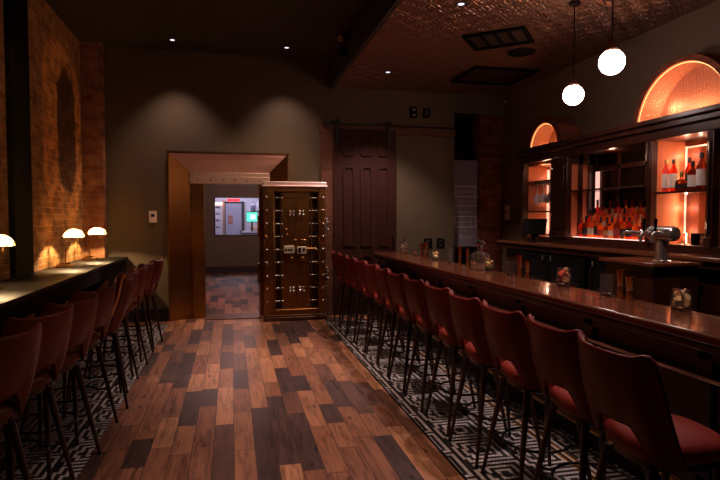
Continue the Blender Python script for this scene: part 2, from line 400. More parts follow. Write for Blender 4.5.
b = MB(); b.box(-2.25, -2.19, 6.45, 6.98, 1.075, CH); S(b, 'trim_3', PILAST, 'dark pilaster on the brick wall')
b = MB()
b.box(-2.6, -1.02, WY, 9.95, 0, CH); b.box(-1.02, .945, WY, 9.95, 2.78, CH); b.box(.945, 3.96, WY, 9.95, 0, CH)
b.box(3.96, 4.96, WY, 9.95, 3.60, CH)
S(b, 'wall_back', W_OLIVE, 'olive painted back wall around the vault')
b = MB(); b.box(-2.26, -1.95, 9.43, 9.62, 0, CH); S(b, 'wall_left_pier', BRICKP, 'brick pier in the corner behind the wall counter')
b = MB(); b.box(4.93, 5.3, -2.2, 9.62, 0, CH); S(b, 'wall_right', W_RIGHT, 'dark umber wall behind the back bar')
b = MB(); b.box(-2.6, 5.6, -2.4, -2.2, 0, CH); S(b, 'wall_front', W_DARK)
b = MB(); b.box(-1.95, -1.03, 9.595, WY, 0, .185); b.box(-1.95, -1.03, 9.605, WY, .185, .205); S(b, 'baseboard_back', BASEWOOD)
# passage at the right end of the back wall: brick jamb and grey block wall
b = MB(); b.box(4.47, 4.96, WY + .02, 9.95, 0, 3.6); S(b, 'wall_passage_pier', BRICKX, 'red brick pier at the dark passage')
b = MB(); b.box(4.68, 5.3, 9.95, 12.6, 0, 3.6); S(b, 'wall_passage_right', BRICKY)
b = MB(); b.box(3.66, 3.96, 9.95, 12.6, 0, 3.6); S(b, 'wall_passage_left', BRICKY)
b = MB(); b.box(3.66, 5.3, 12.6, 12.8, 0, 3.6); S(b, 'wall_passage_end', W_DARK)
b = MB(); b.box(3.66, 5.3, 9.95, 12.8, 3.6, 3.7); S(b, 'ceiling_passage', CEIL)
# hall behind the vault
HB = 17.6
b = MB(); b.box(-1.4, -1.2, 9.95, HB, 0, 3.1); S(b, 'wall_hall_left', W_OLIVE)
b = MB(); b.box(2.4, 2.6, 9.95, HB, 0, 3.1); S(b, 'wall_hall_right', W_OLIVE)
b = MB(); b.box(-1.4, 2.6, 9.95, HB, 3.1, 3.2); S(b, 'ceiling_hall', CEIL)
wx0, wx1, wz0, wz1 = -.50, .84, 1.17, 2.30
b = MB(); b.box(-1.4, wx0, HB, HB + .15, 0, 3.1); b.box(wx1, 2.6, HB, HB + .15, 0, 3.1); b.box(wx0, wx1, HB, HB + .15, 0, wz0); b.box(wx0, wx1, HB, HB + .15, wz1, 3.1)
S(b, 'wall_hall_end', W_OLIVE)
b = MB(); b.box(-1.2, 2.4, HB - .03, HB, 0, .2); S(b, 'baseboard_hall', BASEWOOD)
win = MB(); t = .035
win.box(wx0 - t, wx1 + t, HB - .02, HB + .04, wz0 - t, wz0); win.box(wx0 - t, wx1 + t, HB - .02, HB + .04, wz1, wz1 + t); win.box(wx0 - t, wx0, HB - .02, HB + .04, wz0, wz1); win.box(wx1, wx1 + t, HB - .02, HB + .04, wz0, wz1)
S(win, 'window_1', BASEWOOD, 'serving window at the end of the hall')
# bright kitchen beyond the window
KW = plain('kitchen_white', (.50, .46, .56), .6); KG = plain('kitchen_grey', (.26, .26, .36), .5)
b = MB(); b.box(-1.6, 2.2, 20.3, 20.4, 0, 3.0); S(b, 'wall_kitchen_end', KW)
b = MB(); b.box(-1.7, -1.6, HB + .15, 20.4, 0, 3.0); S(b, 'wall_kitchen_left', KW)
b = MB(); b.box(2.2, 2.3, HB + .15, 20.4, 0, 3.0); S(b, 'wall_kitchen_right', KW)
b = MB(); b.box(-1.7, 2.3, HB + .15, 20.4, -.1, 0); S(b, 'floor_kitchen', KG)
b = MB(); b.box(-1.7, 2.3, HB + .15, 20.4, 3.0, 3.1); S(b, 'ceiling_kitchen', KW)
# kitchen door with a small window, in a frame
b = MB(); b.box(-.22, .33, 20.25, 20.295, 0, 2.2); d = S(b, 'door_1', KG, 'grey kitchen door with small rounded window')
b = MB(); b.box(-.13, .02, 20.235, 20.255, 1.48, 1.78); b.build('door_window', plain('door_window_glass', (.30, .13, .12), .2), d, bevel=.03)
b = MB(); b.cyl((.28, 20.2, 1.1), (.28, 20.2, 1.3), .015); b.build('handle', NICKEL, d)
b = MB(); b.box(-.28, -.22, 20.24, 20.3, 0, 2.26); b.box(.33, .43, 20.22, 20.3, 0, 2.26); b.box(-.28, .43, 20.24, 20.3, 2.2, 2.26); S(b, 'trim_4', GREYDK)

# ------------------------------------------------------------------ kitchen things
o = MB().box(-.16, .26, 19.6, 19.66, 2.25, 2.34).build('exit_sign', emit('sign_red', (1.0, .03, .04), .5)); tag(o, 'red lit sign above the grey kitchen door', 'sign')
sh = thing('storage_rack', 'pale wire rack of stacked plates beside the kitchen door', 'shelf', (-.5, 19.3, 0))
b = MB()
for x in (-.22, .12):
    for y in (-.25, .25): b.cyl((x, y, 0), (x, y, 2.10), .015)
b.build('upright', plain('rack_white', (.55, .5, .55), .5), sh)
for k in range(9): MB().box(-.22, .12, -.26, .26, .25 + .22 * k, .27 + .22 * k).build('shelf', KG, sh)
rp_ = random.Random(3)
for k in range(5, 9):
    for j in range(2):
        p = MB().lathe([(.03, 0), (.07, .012), (.072, .06), (.068, .06), (.03, .014)], (-.5 - .12 + .17 * j, 19.08, .272 + .22 * k), 16).build('plate_stack', KW)
        tag(p, 'white plate stack on the kitchen rack', 'plates', 'plate stacks on the kitchen rack')
o = MB().box(-.72, -.32, 19.2, 19.6, 2.12, 2.2).build('heat_lamp_bar', emit('warm_bar', (1.0, .55, .33), 1.4)); tag(o, 'orange glowing heat lamp bar over the kitchen rack', 'lamp')
o = MB().box(-.245 - .06, -.245 + .005, 19.55, 19.6, 0, 2.3).build('wooden_post', plain('tan_post', (.32, .17, .12), .6)); tag(o, 'tan post between the plate rack and the grey door', 'post')
gx = thing('order_screen', 'green lit screen on the kitchen wall shelf', 'screen', (.66, 19.3, 1.55))
MB().box(-.19, .19, 0, .05, 0, .34).build('casing', plain('screen_case', (.02, .2, .13), .4), gx)
MB().box(-.03, .03, 0, .04, -.31, 0).build('stand', GREYDK, gx)
MB().box(-.175, .175, -.006, .0, .02, .32).build('display', emit('screen_green', (.05, .55, .30), 1.1), gx)
MB().box(-.06, .12, -.012, -.006, .09, .25).build('panel', emit('screen_pale', (.35, .75, .55), 1.0), gx)
kc = thing('kitchen_counter', 'pale steel counter under the green screen', 'counter', (.72, 19.3, 0))
MB().box(-.38, .5, -.2, .5, 1.18, 1.24).build('worktop', KW, kc); MB().box(-.3, .5, -.1, .5, 0, 1.18).build('base', KG, kc)
o = MB().box(.6, .98, 19.35, 19.6, 1.24, 1.42).box(.63, .95, 19.33, 19.36, 1.28, 1.38).build('toaster_oven', NICKEL, bevel=.01); tag(o, 'steel oven on the kitchen counter', 'oven')
o = MB().lathe([(.07, 0), (.09, .02), (.09, .24), (.06, .3), (.06, .34)], (.90, 19.3, 1.9), 16).build('white_canister', KW); tag(o, 'white canister standing above the green screen', 'canister')
o = MB().lathe([(.07, 0), (.085, .02), (.085, .22), (.03, .28), (.03, .33)], (.70, 19.3, 1.9), 16).build('grey_jug', KG); tag(o, 'grey jug standing above the green screen', 'jug')
o = MB().box(.5, 1.1, 19.25, 19.6, 1.92 - .04, 1.90).build('wall_shelf', GREYDK); tag(o, 'dark shelf above the green screen', 'shelf')

# ------------------------------------------------------------------ vault frame
vf = thing('vault_door_frame', 'splayed bronze and steel vault doorway set in the olive back wall', 'door frame', (0, 0, 0))
ox0, ox1, oz = -1.02, .945, 2.78
ix0, ix1, iz = -.665, .62, 2.455
px0, px1, pz = -.455, .46, 2.265
YO, YI = 9.56, 9.80
b = MB(); b.face([(ox0, YO, 0), (ix0, YI, 0), (ix0, YI, iz), (ox0, YO, oz)]); b.face([(ox0, YO, 0), (ox0, YO, oz), (ox0, WY + .2, oz), (ox0, WY + .2, 0)])
b.box(ox0 + .001, ox0 + .025, YO - .012, YO + .03, 0, oz)
b.build('left_splay', OLDBRASSH, vf)
b = MB(); b.face([(ox1, YO, 0), (ix1, YI, 0), (ix1, YI, iz), (ox1, YO, oz)]); b.box(ox1 - .025, ox1 - .001, YO - .012, YO + .03, 0, oz); b.build('right_splay', OLDBRASSH, vf)
b = MB(); b.face([(ox0, YO, oz), (ox1, YO, oz), (ix1, YI, iz), (ix0, YI, iz)]); b.build('top_splay', STEELP, vf)
b = MB(); b.box(ox0, ox1, YO - .012, YO + .03, oz - .035, oz); b.build('top_edge', DARKBRZ, vf)
b = MB(); b.box(ix0, px0, YI - .02, 10.05, 0, pz); b.build('left_jamb', OLDBRASS, vf, bevel=.006)
b = MB(); b.box(px1, ix1, YI - .02, 10.05, 0, pz); b.build('right_jamb', OLDBRASS, vf, bevel=.006)
b = MB(); b.box(ix0 - .02, ix1 + .02, YI - .03, 10.05, pz, iz - .06); b.box(ix0 - .02, ix1 + .02, YI - .02, YI + .05, iz - .06, iz + .005); b.build('lintel', STEELP, vf, bevel=.008)
def stud(x, y, z, r=.013, nm='rivet', mat=None, par=None):
    return MB().ball((x, y, z), (r, r * .7, r), 10, 6).build(nm, mat or DARKBRZ, par)
for k in range(6): stud(ix0 + .12 + k * .2, YI - .03, 2.33, par=vf)
for k in range(9): stud(-.50, YI - .02, .15 + k * .245, par=vf)
b = MB(); b.box(px0, px1, YO - .03, 10.05, 0, .012); b.build('threshold', DARKBRZ, vf)

# ------------------------------------------------------------------ vault door, swung open
vd = thing('vault_door', 'heavy open bronze vault door showing its bolt work and lock cases', 'vault door', (1.015, 9.5, 0))
b = MB()
b.box(-.50, .50, -.14, .0, .03, 2.22)                                   # thick body
b.box(-.46, .46, 0, .08, .08, 2.18); b.build('door_slab', DARKBRZ, vd, bevel=.01)
b = MB()
b.box(-.50, -.35, -.30, -.14, .10, 2.20); b.box(.39, .50, -.30, -.14, .10, 2.20)
b.box(-.35, .39, -.30, -.14, 2.12, 2.20); b.box(-.35, .39, -.30, -.14, .10, .19); b.build('face_frame', OLDBRASS, vd, bevel=.012)
b = MB(); b.box(-.53, .53, -.33, -.12, 2.20, 2.225); b.box(-.515, .515, -.315, -.12, 2.225, 2.285); b.build('cornice', STEELP, vd, bevel=.008)
b = MB(); b.box(-.52, .52, -.33, -.02, .0, .065); b.box(-.51, .51, -.315, -.05, .065, .10); b.build('bottom_rail', DARKBRZ, vd, bevel=.008)
b = MB(); b.box(-.22, .255, -.235, -.14, .19, 2.12); b.build('centre_plate', OLDBRASS, vd, bevel=.008)
b = MB(); b.box(.012, .022, -.2365, -.232, .24, 2.06); b.build('seam', DARKBRZ, vd)
b = MB(); b.box(-.17, .205, -.247, -.235, 2.02, 2.06); b.build('top_batten', OLDBRASS, vd, bevel=.005)
for s, x0, x1 in ((-1, -.345, -.225), (1, .26, .385)):
    MB().box(x0, x0 + .018, -.26, -.14, .2, 2.11).box(x1 - .018, x1, -.26, -.14, .2, 2.11).build('slot_rail', DARKBRZ, vd)
    for k in range(9):
        z = .32 + k * .213
        MB().cyl((x0 - .02, -.232, z), (x1 + .02, -.232, z), .011).ball((x0 + .06, -.232, z), (.026, .02, .015), 10, 6).build('bolt_bar', NICKEL, vd)
for k in range(9):
    z = .32 + k * .213
    MB().cyl((-.47, -.335, z), (-.47, -.29, z), .017).ball((-.47, -.335, z), (.02, .012, .02), 10, 6).build('locking_pin', NICKEL, vd)
    MB().cyl((.455, -.335, z), (.455, -.29, z), .017).ball((.455, -.335, z), (.02, .012, .02), 10, 6).build('locking_pin', NICKEL, vd)
    MB().cyl((-.525, -.22, z), (-.495, -.22, z), .02).build('side_bolt', DARKBRZ, vd)
    MB().cyl((.525, -.22, z), (.495, -.22, z), .02).build('side_bolt', DARKBRZ, vd)
def clover(x, z, r=.028):
    b = MB(); b.cyl((x, -.262, z), (x, -.235, z), .022)
    for k in range(4):
        a = PI / 4 + k * PI / 2
        b.ball((x + .04 * math.cos(a), -.262, z + .04 * math.sin(a)), (r * .8, .016, r * .8), 10, 6)
    b.build('clover_knob', NICKEL, vd)
for x, z in ((-.055, 1.77), (.105, 1.77), (-.06, .51), (.105, .51)): clover(x, z)
b = MB(); b.box(-.19, -.02, -.285, -.235, 1.11, 1.235); lc = b.build('lock_case', SILVER, vd, bevel=.006)
for x in (-.155, -.105, -.06): MB().cyl((x, -.292, 1.172), (x, -.284, 1.172), .018).build('dial', BLACKMET, lc)
b = MB(); b.box(.03, .18, -.28, -.235, 1.10, 1.22); lc = b.build('lock_case', SILVER, vd, bevel=.006)
MB().box(.05, .09, -.288, -.279, 1.12, 1.20).box(.12, .16, -.288, -.279, 1.15, 1.19).build('lever', BLACKMET, lc)
MB().box(.08, .165, -.268, -.235, 1.27, 1.335).build('name_plate', BRASS, vd, bevel=.004)
MB().box(.08, .165, -.268, -.235, .985, 1.05).build('name_plate', BRASS, vd, bevel=.004)
MB().cyl((.02, -.262, 1.185), (.33, -.262, 1.185), .014).ball((.33, -.262, 1.185), .024, 10, 6).build('draw_bar', BRASS, vd)
for (x, z) in ((-.13, 1.42), (.0, 1.33), (-.06, 1.03), (-.15, 1.5)): MB().ball((x, -.245, z), (.022, .014, .022), 10, 6).build('boss', BRASS, vd)
for z in (.78, 1.56):
    MB().box(-.60, -.49, -.13, .02, z - .12, z + .12).cyl((-.575, -.13, z - .17), (-.575, -.13, z + .17), .035).cyl((-.575, -.175, z), (-.575, -.13, z), .02).build('hinge', OLDBRASS, vd, bevel=.004)
for z, h in ((1.55, .14), (.72, .14)):
    MB().box(.50, .56, -.16, -.06, z - h, z + h).ball((.56, -.11, z + .06), (.035, .035, .03), 10, 6).ball((.57, -.11, z - .05), (.03, .035, .025), 10, 6).build('latch', NICKEL, vd, bevel=.005)

# ------------------------------------------------------------------ sliding door, post, track
b = MB(); b.box(1.50, 1.715, 9.56, WY, 0, 3.30); S(b, 'trim_5', TRIMWOOD, 'wood post beside the sliding door')
trk = thing('door_track', 'long wooden header with black rail above the sliding door', 'door track', (1.5, 9.62, 3.16))
MB().box(-.02, 2.45, -.07, 0, 0, .165).build('header_board', TRIMWOOD, trk, bevel=.006)
MB().box(.0, 2.42, -.10, -.085, .125, .155).build('rail', BLACKMET, trk)
for k in range(6): MB().cyl((.1 + k * .44, -.11, .14), (.1 + k * .44, -.06, .14), .014).build('rail_bolt', BLACKMET, trk)
sd = thing('sliding_door', 'dark walnut sliding door with six arched panels hanging on the rail', 'door', (2.27, 9.54, 0))
def rrect(x0, x1, z0, z1, rt, rb=.0, n=6):
    p = []
    if rb:
        for k in range(n + 1): a = PI + k * PI / 2 / n; p.append((x0 + rb + rb * math.cos(a), z0 + rb + rb * math.sin(a)))
        for k in range(n + 1): a = 1.5 * PI + k * PI / 2 / n; p.append((x1 - rb + rb * math.cos(a), z0 + rb + rb * math.sin(a)))
    else: p += [(x0, z0), (x1, z0)]
    for k in range(n + 1): a = k * PI / 2 / n; p.append((x1 - rt + rt * math.cos(a), z1 - rt + rt * math.sin(a)))
    for k in range(n + 1): a = PI / 2 + k * PI / 2 / n; p.append((x0 + rt + rt * math.cos(a), z1 - rt + rt * math.sin(a)))
    return p
MB().box(-.565, .565, -.0, .045, .02, 3.23).build('door_leaf', DOORWOOD, sd, bevel=.004)
for cx in (-.29, .02, .33):
    for z0, z1, rb in ((2.77, 3.11, .06), (1.2, 2.59, .0), (.25, 1.05, .0)):
        w = .105
        poly = rrect(cx - w, cx + w, z0, z1, .06, rb)
        inner = rrect(cx - w + .03, cx + w - .03, z0 + .03, z1 - .03, .04, rb * .6)
        MB().rings([[(p[0], -.022, p[1]) for p in poly], [(p[0], .002, p[1]) for p in poly]], False, False).rings([[(p[0], -.022, p[1]) for p in poly], [(p[0] * .999 + cx * .001, -.024, p[1]) for p in inner]], False, False).rings([[(p[0], -.024, p[1]) for p in inner], [(p[0], -.004, p[1]) for p in inner]], False, False).build('panel_moulding', DOORWOOD, sd)
for x in (-.50, .43):
    h = MB(); h.box(x - .022, x + .022, -.03, -.0, 2.98, 3.3); h = h.build('hanger_strap', BLACKMET, sd)
    MB().cyl((x, -.045, 3.33), (x, -.018, 3.33), .055, seg=20).cyl((x, -.055, 3.33), (x, -.04, 3.33), .02).build('wheel', BLACKMET, h)
MB().cyl((.50, -.05, 1.0), (.50, -.05, 1.35), .012).box(.485, .515, -.05, 0, 1.0, 1.03).box(.485, .515, -.05, 0, 1.32, 1.35).build('pull_handle', BLACKMET, sd)

# ------------------------------------------------------------------ small wall plates
def plate(name, label, cat, x, z, w, h, mat, y=WY, t=.015):
    o = thing(name, label, cat, (x, y, z))
    MB().box(-w / 2, w / 2, -t, 0, -h / 2, h / 2).build('cover', mat, o, bevel=.006)
    return o
o = plate('thermostat', 'pale wall thermostat on the olive wall left of the vault', 'thermostat', -1.25, 1.71, .12, .19, WHITEPL, t=.03)
MB().box(-.028, .028, -.034, -.03, .0, .045).build('screen', BLACKPL, o); MB().box(-.03, .03, -.033, -.03, -.06, -.045).build('button', WHITEPL, o)
o = plate('wall_emergency_light', 'small dark emergency light with two white lamps above the door track', 'emergency light', 3.17, 3.57, .13, .2, BLACKPL, t=.04)
for z in (.045, -.05): MB().ball((0, -.05, z), (.026, .02, .018), 12, 8).build('lamp_head', plain('lamp_head_white', (.6, .5, .42), .4), o)
o = plate('wall_box', 'dark square plate high on the wall above the track', 'wall plate', 3.42, 3.57, .14, .17, BLACKPL, t=.03); MB().box(-.04, .04, -.034, -.03, -.05, .05).build('grille', GREYDK, o)
for x, l in ((3.46, 'dark double outlet above the bar nearer the sliding door'), (3.70, 'dark double outlet above the bar nearer the passage')):
    o = plate('wall_outlet', l, 'outlet', x, 1.235, .15, .17, BLACKPL); 
    for z in (.035, -.04): MB().box(-.03, .03, -.019, -.015, z - .02, z + .02).build('socket', GREYDK, o)
o = thing('wall_switch', 'white rounded switch on the dark wall beside the back bar', 'switch', (4.93, 9.41, 1.79))
MB().box(-.03, 0, -.08, .08, -.13, .13).build('cover', WHITEPL, o, bevel=.02); MB().box(-.036, -.03, -.02, .02, -.03, .03).build('button', GREYDK, o)
o = MB().ball((4.9, 9.5, 3.82), .02, 10, 6).build('wall_sensor', WHITEPL); tag(o, 'tiny pale sensor high in the corner by the passage', 'sensor')

# chalkboard in the passage
cb = thing('chalkboard', 'tall slate chalkboard with ruled chalk boxes in the dark passage', 'chalkboard', (4.232, 9.72, 1.16), .0)
MB().box(-.232, .232, 0, .03, 0, 1.6).build('board', SLATE, cb)
b = MB()
rc = random.Random(5)
def ln(x0, x1, z0, z1): b.box(min(x0, x1), max(x0, x1), -.003, 0, min(z0, z1), max(z0, z1))
for z in (.36, .55, .75, .92, 1.11): ln(-.215, .215, z, z + .011)
ln(-.222, -.212, .37, .55); ln(.206, .216, .37, .55); ln(.10, .108, .36, .55); ln(-.21, -.202, .92, 1.11); ln(.175, .183, .75, 1.11)
b.build('chalk_ruling', CHALK, cb)
for z in (.46, .65, .84, 1.02):
    x = -.17; b = MB(); b.box(-.19, .10, -.002, 0, z - .016, z - .013)
    while x < .08:
        w = rc.uniform(.02, .05); b.tube([(x, -.002, z), (x + w * .3, -.002, z + rc.uniform(.0, .02)), (x + w * .6, -.002, z - rc.uniform(0, .012)), (x + w, -.002, z + .003)], .0022, 5); x += w + .012
    b.build('chalk_scribble', CHALK, cb)
b = MB()
b.tube([(-.12, -.002, .16), (-.09, -.002, .23), (-.06, -.002, .14), (-.02, -.002, .19), (.01, -.002, .15), (.05, -.002, .19), (.09, -.002, .15), (.15, -.002, .2)], .0035, 5)
b.build('chalk_scribble', CHALK, cb)
MB().box(-.25, .25, -.012, .04, -.02, .0).build('ledge', BASEWOOD, cb)
for x in (-.2, .2): MB().box(x - .02, x + .02, .0, .03, -1.14, -.02).build('leg', BASEWOOD, cb)

# ------------------------------------------------------------------ ceiling fixtures
def downlight(x, y, z, label, group, w=60, ang=95, col=(1, .70, .60), fix=True, blend=.55):
    if fix:
        o = thing('recessed_downlight', label, 'downlight', (x, y, z), 0, group)
        MB().lathe([(.034, -.004), (.07, -.004), (.073, -.001), (.073, .0), (.034, .0)], (0, 0, 0), 24, cap0=False, cap1=False).build('trim_ring', GREYDK, o)
        MB().lathe([(.035, -.003), (.035, -.001)], (0, 0, 0), 20).build('lens', DLENS, o)
    l = bpy.data.lights.new('downlight_fill_beam', 'SPOT'); l.energy = w; l.color = col; l.spot_size = math.radians(ang); l.spot_blend = blend; l.shadow_soft_size = .05
    lo = bpy.data.objects.new('downlight_fill_beam', l); COL.objects.link(lo); lo.location = (x, y, z - .03)
G = 'recessed ceiling downlights'
for x, l in ((-.86, 'recessed downlight in the high ceiling above the left side of the vault'), (.87, 'recessed downlight in the high ceiling above the vault door')):
    downlight(x, 9.05, CH, l, G, 42, 88, blend=.75)
downlight(2.375, 8.45, CT, 'recessed downlight in the tin ceiling near the back wall', G, 110, 100, col=(1, .76, .70))
downlight(2.375, 5.61, CT, 'recessed downlight in the tin ceiling over the middle of the bar', G, 95, 95, col=(1, .76, .76))
downlight(2.375, 2.78, CT, '', G, 70, 95, col=(1, .76, .76), fix=False)
for y in (6.2, 3.4):
    for x in (.25, .95): downlight(x, y, CH, '', G, 130 if y > 5 else 85, 52, fix=False, blend=.9)  # unseen aisle beams without fixtures, added as fill light
sp = thing('spotlight', 'small spotlight mounted on the dark soffit edge', 'spotlight', (1.66, 7.95, 4.28))
MB().box(-.03, 0, -.05, .05, -.05, .05).build('mount', BLACKMET, sp); MB().cyl((-.05, 0, 0), (-.14, -.06, -.05), .05, .06).build('can', BLACKMET, sp)
MB().cyl((-.142, -.061, -.051), (-.146, -.064, -.053), .05).build('lens', plain('spot_lens', (.35, .24, .16), .3), sp)
MB().box(-.12, -.02, .05, .13, -.26, -.12).build('driver_box', BLACKMET, sp)
l = bpy.data.lights.new('spotlight_beam', 'SPOT'); l.energy = 45; l.color = (1, .66, .38); l.spot_size = math.radians(62); l.spot_blend = .8; l.shadow_soft_size = .05
lo = bpy.data.objects.new('spotlight_beam', l); COL.objects.link(lo); lo.location = (1.40, 7.85, 4.17)
lo.rotation_euler = (Vector((.35, 9.5, 1.5)) - Vector(lo.location)).to_track_quat('-Z', 'Y').to_euler()
sp_ = thing('ceiling_speaker', 'round dark speaker set in the tin ceiling between the two vents', 'speaker', (3.855, 7.03, CT))
MB().lathe([(.0, -.02), (.15, -.02), (.17, -.012), (.17, 0), (0, 0)], seg=28).build('grille', BLACKPL, sp_); MB().lathe([(.17, -.016), (.19, -.014), (.19, 0), (.17, 0)], seg=28, cap0=False, cap1=False).build('bezel', BLACKMET, sp_)
def vent(label, cx, cy, w, d, n, rz=0):
    o = thing('ceiling_vent', label, 'vent', (cx, cy, CT), rz, 'black vents in the tin ceiling')
    f = .05
    MB().box(-w/2, w/2, -d/2, -d/2+f, -.03, 0).box(-w/2, w/2, d/2-f, d/2, -.03, 0).box(-w/2, -w/2+f, -d/2+f, d/2-f, -.03, 0).box(w/2-f, w/2, -d/2+f, d/2-f, -.03, 0).build('frame', BLACKPL, o)
    MB().box(-w/2+f, w/2-f, -d/2+f, d/2-f, -.006, 0).build('backing', plain('vent_dark', (.04, .02, .014), .5), o)
    for k in range(1, n): 
        x = -w/2 + f + (w - 2*f) * k / n
        MB().box(x - .018, x + .018, -d/2+f, d/2-f, -.025, -.004).build('bar', BLACKPL, o)
    return o
vent('black four panel vent in the tin ceiling nearer the bar seats', 3.28, 6.555, .76, .63, 4, math.radians(-40))
vent('large black vent in the tin ceiling near the back wall', 4.06, 8.28, 1.05, .95, 1)

# pendants
for (x, y, z, l) in ((3.16, 4.22, 3.02, 'white glass globe pendant nearer the big glowing arch'), (3.52, 5.31, 2.99, 'white glass globe pendant nearer the small glowing arch')):
    o = thing('globe_pendant', l, 'pendant lamp', (x, y, z), 0, 'globe pendants over the bar')
    R = .105
    MB().ball((0, 0, 0), R, 28, 16, z1=.9).build('globe', OPAL, o)
    MB().lathe([(.055, .088), (.055, .11), (.03, .125), (.018, .16), (.01, .165)], seg=20).build('cap', plain('copper_cap', (.35, .12, .08), .4, metal=.8), o)
    MB().cyl((0, 0, .16), (0, 0, CT - z), .005, seg=8).build('cord', BLACKPL, o)
    MB().lathe([(.06, CT - z - .025), (.06, CT - z)], seg=20).build('canopy', BLACKMET, o)

# ------------------------------------------------------------------ bar
bar = thing('bar_counter', 'long dark wooden bar with a glossy red brown top', 'bar', (2.62, 0, 0))
BZ = 1.10
poly = [(-.25, .3), (.27, .3), (.27, 9.46), (-.1, 9.46)]
for k in range(1, 8):
    a = PI / 2 + k * (PI / 2) / 8; poly.append((-.1 + .15 * math.cos(a), 9.31 + .15 * math.sin(a)))
poly.append((-.25, 9.31))
MB().prism(poly, 'z', BZ - .055, BZ).build('countertop', BARTOP, bar, bevel=.016, bseg=3)
poly2 = [(p[0] * .93 if p[0] < 0 else p[0] - .01, min(p[1], 9.44)) for p in poly]
MB().prism(poly2, 'z', BZ - .10, BZ - .055).build('top_moulding', BARWOOD, bar, bevel=.012)
b = MB(); b.box(-.02, .22, .35, 9.35, 0.0, BZ - .10); b.build('front_panel', BARWOOD, bar)
b = MB()
for k in range(9): y = .5 + k * 1.05; b.box(-.045, -.02, y - .05, y + .05, .12, BZ - .10)
b.box(-.045, -.02, .35, 9.35, .12, .24); b.box(-.045, -.02, .35, 9.35, BZ - .2, BZ - .10); b.build('panel_stiles', BARWOOD, bar, bevel=.005)
MB().box(-.10, -.02, .35, 9.35, .80, .825).build('ledge', NICKEL, bar, bevel=.004)
MB().box(-.06, -.02, .35, 9.35, 0, .11).build('kick_board', BLACKMET, bar)
MB().box(-.36, -.33, .35, 9.35, 0, .012).box(-.30, -.285, .35, 9.35, 0, .012).build('brass_strip', BRASS, bar)
fr = MB().cyl((-.17, .4, .21), (-.17, 9.05, .21), .022, seg=14).build('foot_rail', BRASS, bar)
for k in range(6):
    y = .8 + k * 1.6; MB().tube([(-.17, y, .21), (-.17, y, .03), (-.17, y, .0)], .014).cyl((-.17, y, .21), (-.03, y, .21), .012).build('rail_bracket', BRASS, fr)

# ------------------------------------------------------------------ left counter
lc_ = thing('wall_counter', 'long dark drinking counter along the brick wall', 'counter', (-2.25, 0, 0))
MB().box(0, .60, .3, 9.42, 1.03, 1.07).box(.31, .60, 9.42, 9.61, 1.03, 1.07).build('countertop', COUNTER, lc_, bevel=.004)
MB().box(.56, .59, .3, 9.61, .88, 1.03).build('apron', COUNTERB, lc_)
for k in range(5): y = 1.2 + 2.0 * k; MB().box(0, .40, y - .03, y + .03, .80, 1.03).prism([(0, .35), (0, .8), (.40, .8), (.36, .74)], 'y', y - .03, y + .03).build('bracket', COUNTERB, lc_)

# ------------------------------------------------------------------ bar stools
def shell_grid(off):
    """moulded back: returns grid of points; off pushes along outward direction"""
    NS, NTT = 29, 13
    g = []
    for i in range(NS):
        s = -1 + 2 * i / (NS - 1); row = []
        a_b = s * math.radians(70)
        pb = Vector((-.225 * math.cos(a_b), .234 * math.sin(a_b), 0)); ob = Vector((-math.cos(a_b), math.sin(a_b), 0))
        a_t = s * math.radians(40)
        pt = Vector((-.285 + .085 * s * s, .250 * math.sin(s * 1.25) / math.sin(1.25), 0)); ot = Vector((-math.cos(a_t), math.sin(a_t), 0))
        as_ = abs(s)
        st = max(0., min(1., (as_ - .30) / .42)); st = st * st * (3 - 2 * st)
        zb = .845 - .145 * st
        zt = 1.132 + .02 * math.exp(-((as_ - .76) / .16) ** 2) - (.10 * max(0, (as_ - .78) / .22) ** 2)
        for k in range(NTT):
            t = k / (NTT - 1)
            q = t ** .85
            p = pb.lerp(pt, q); n = ob.lerp(ot, q).normalized()
            bulge = math.sin(PI * t) * .012
            z = zb + (zt - zb) * t
            row.append(p + n * (off + bulge) + Vector((0, 0, z)))
        g.append(row)
    return g
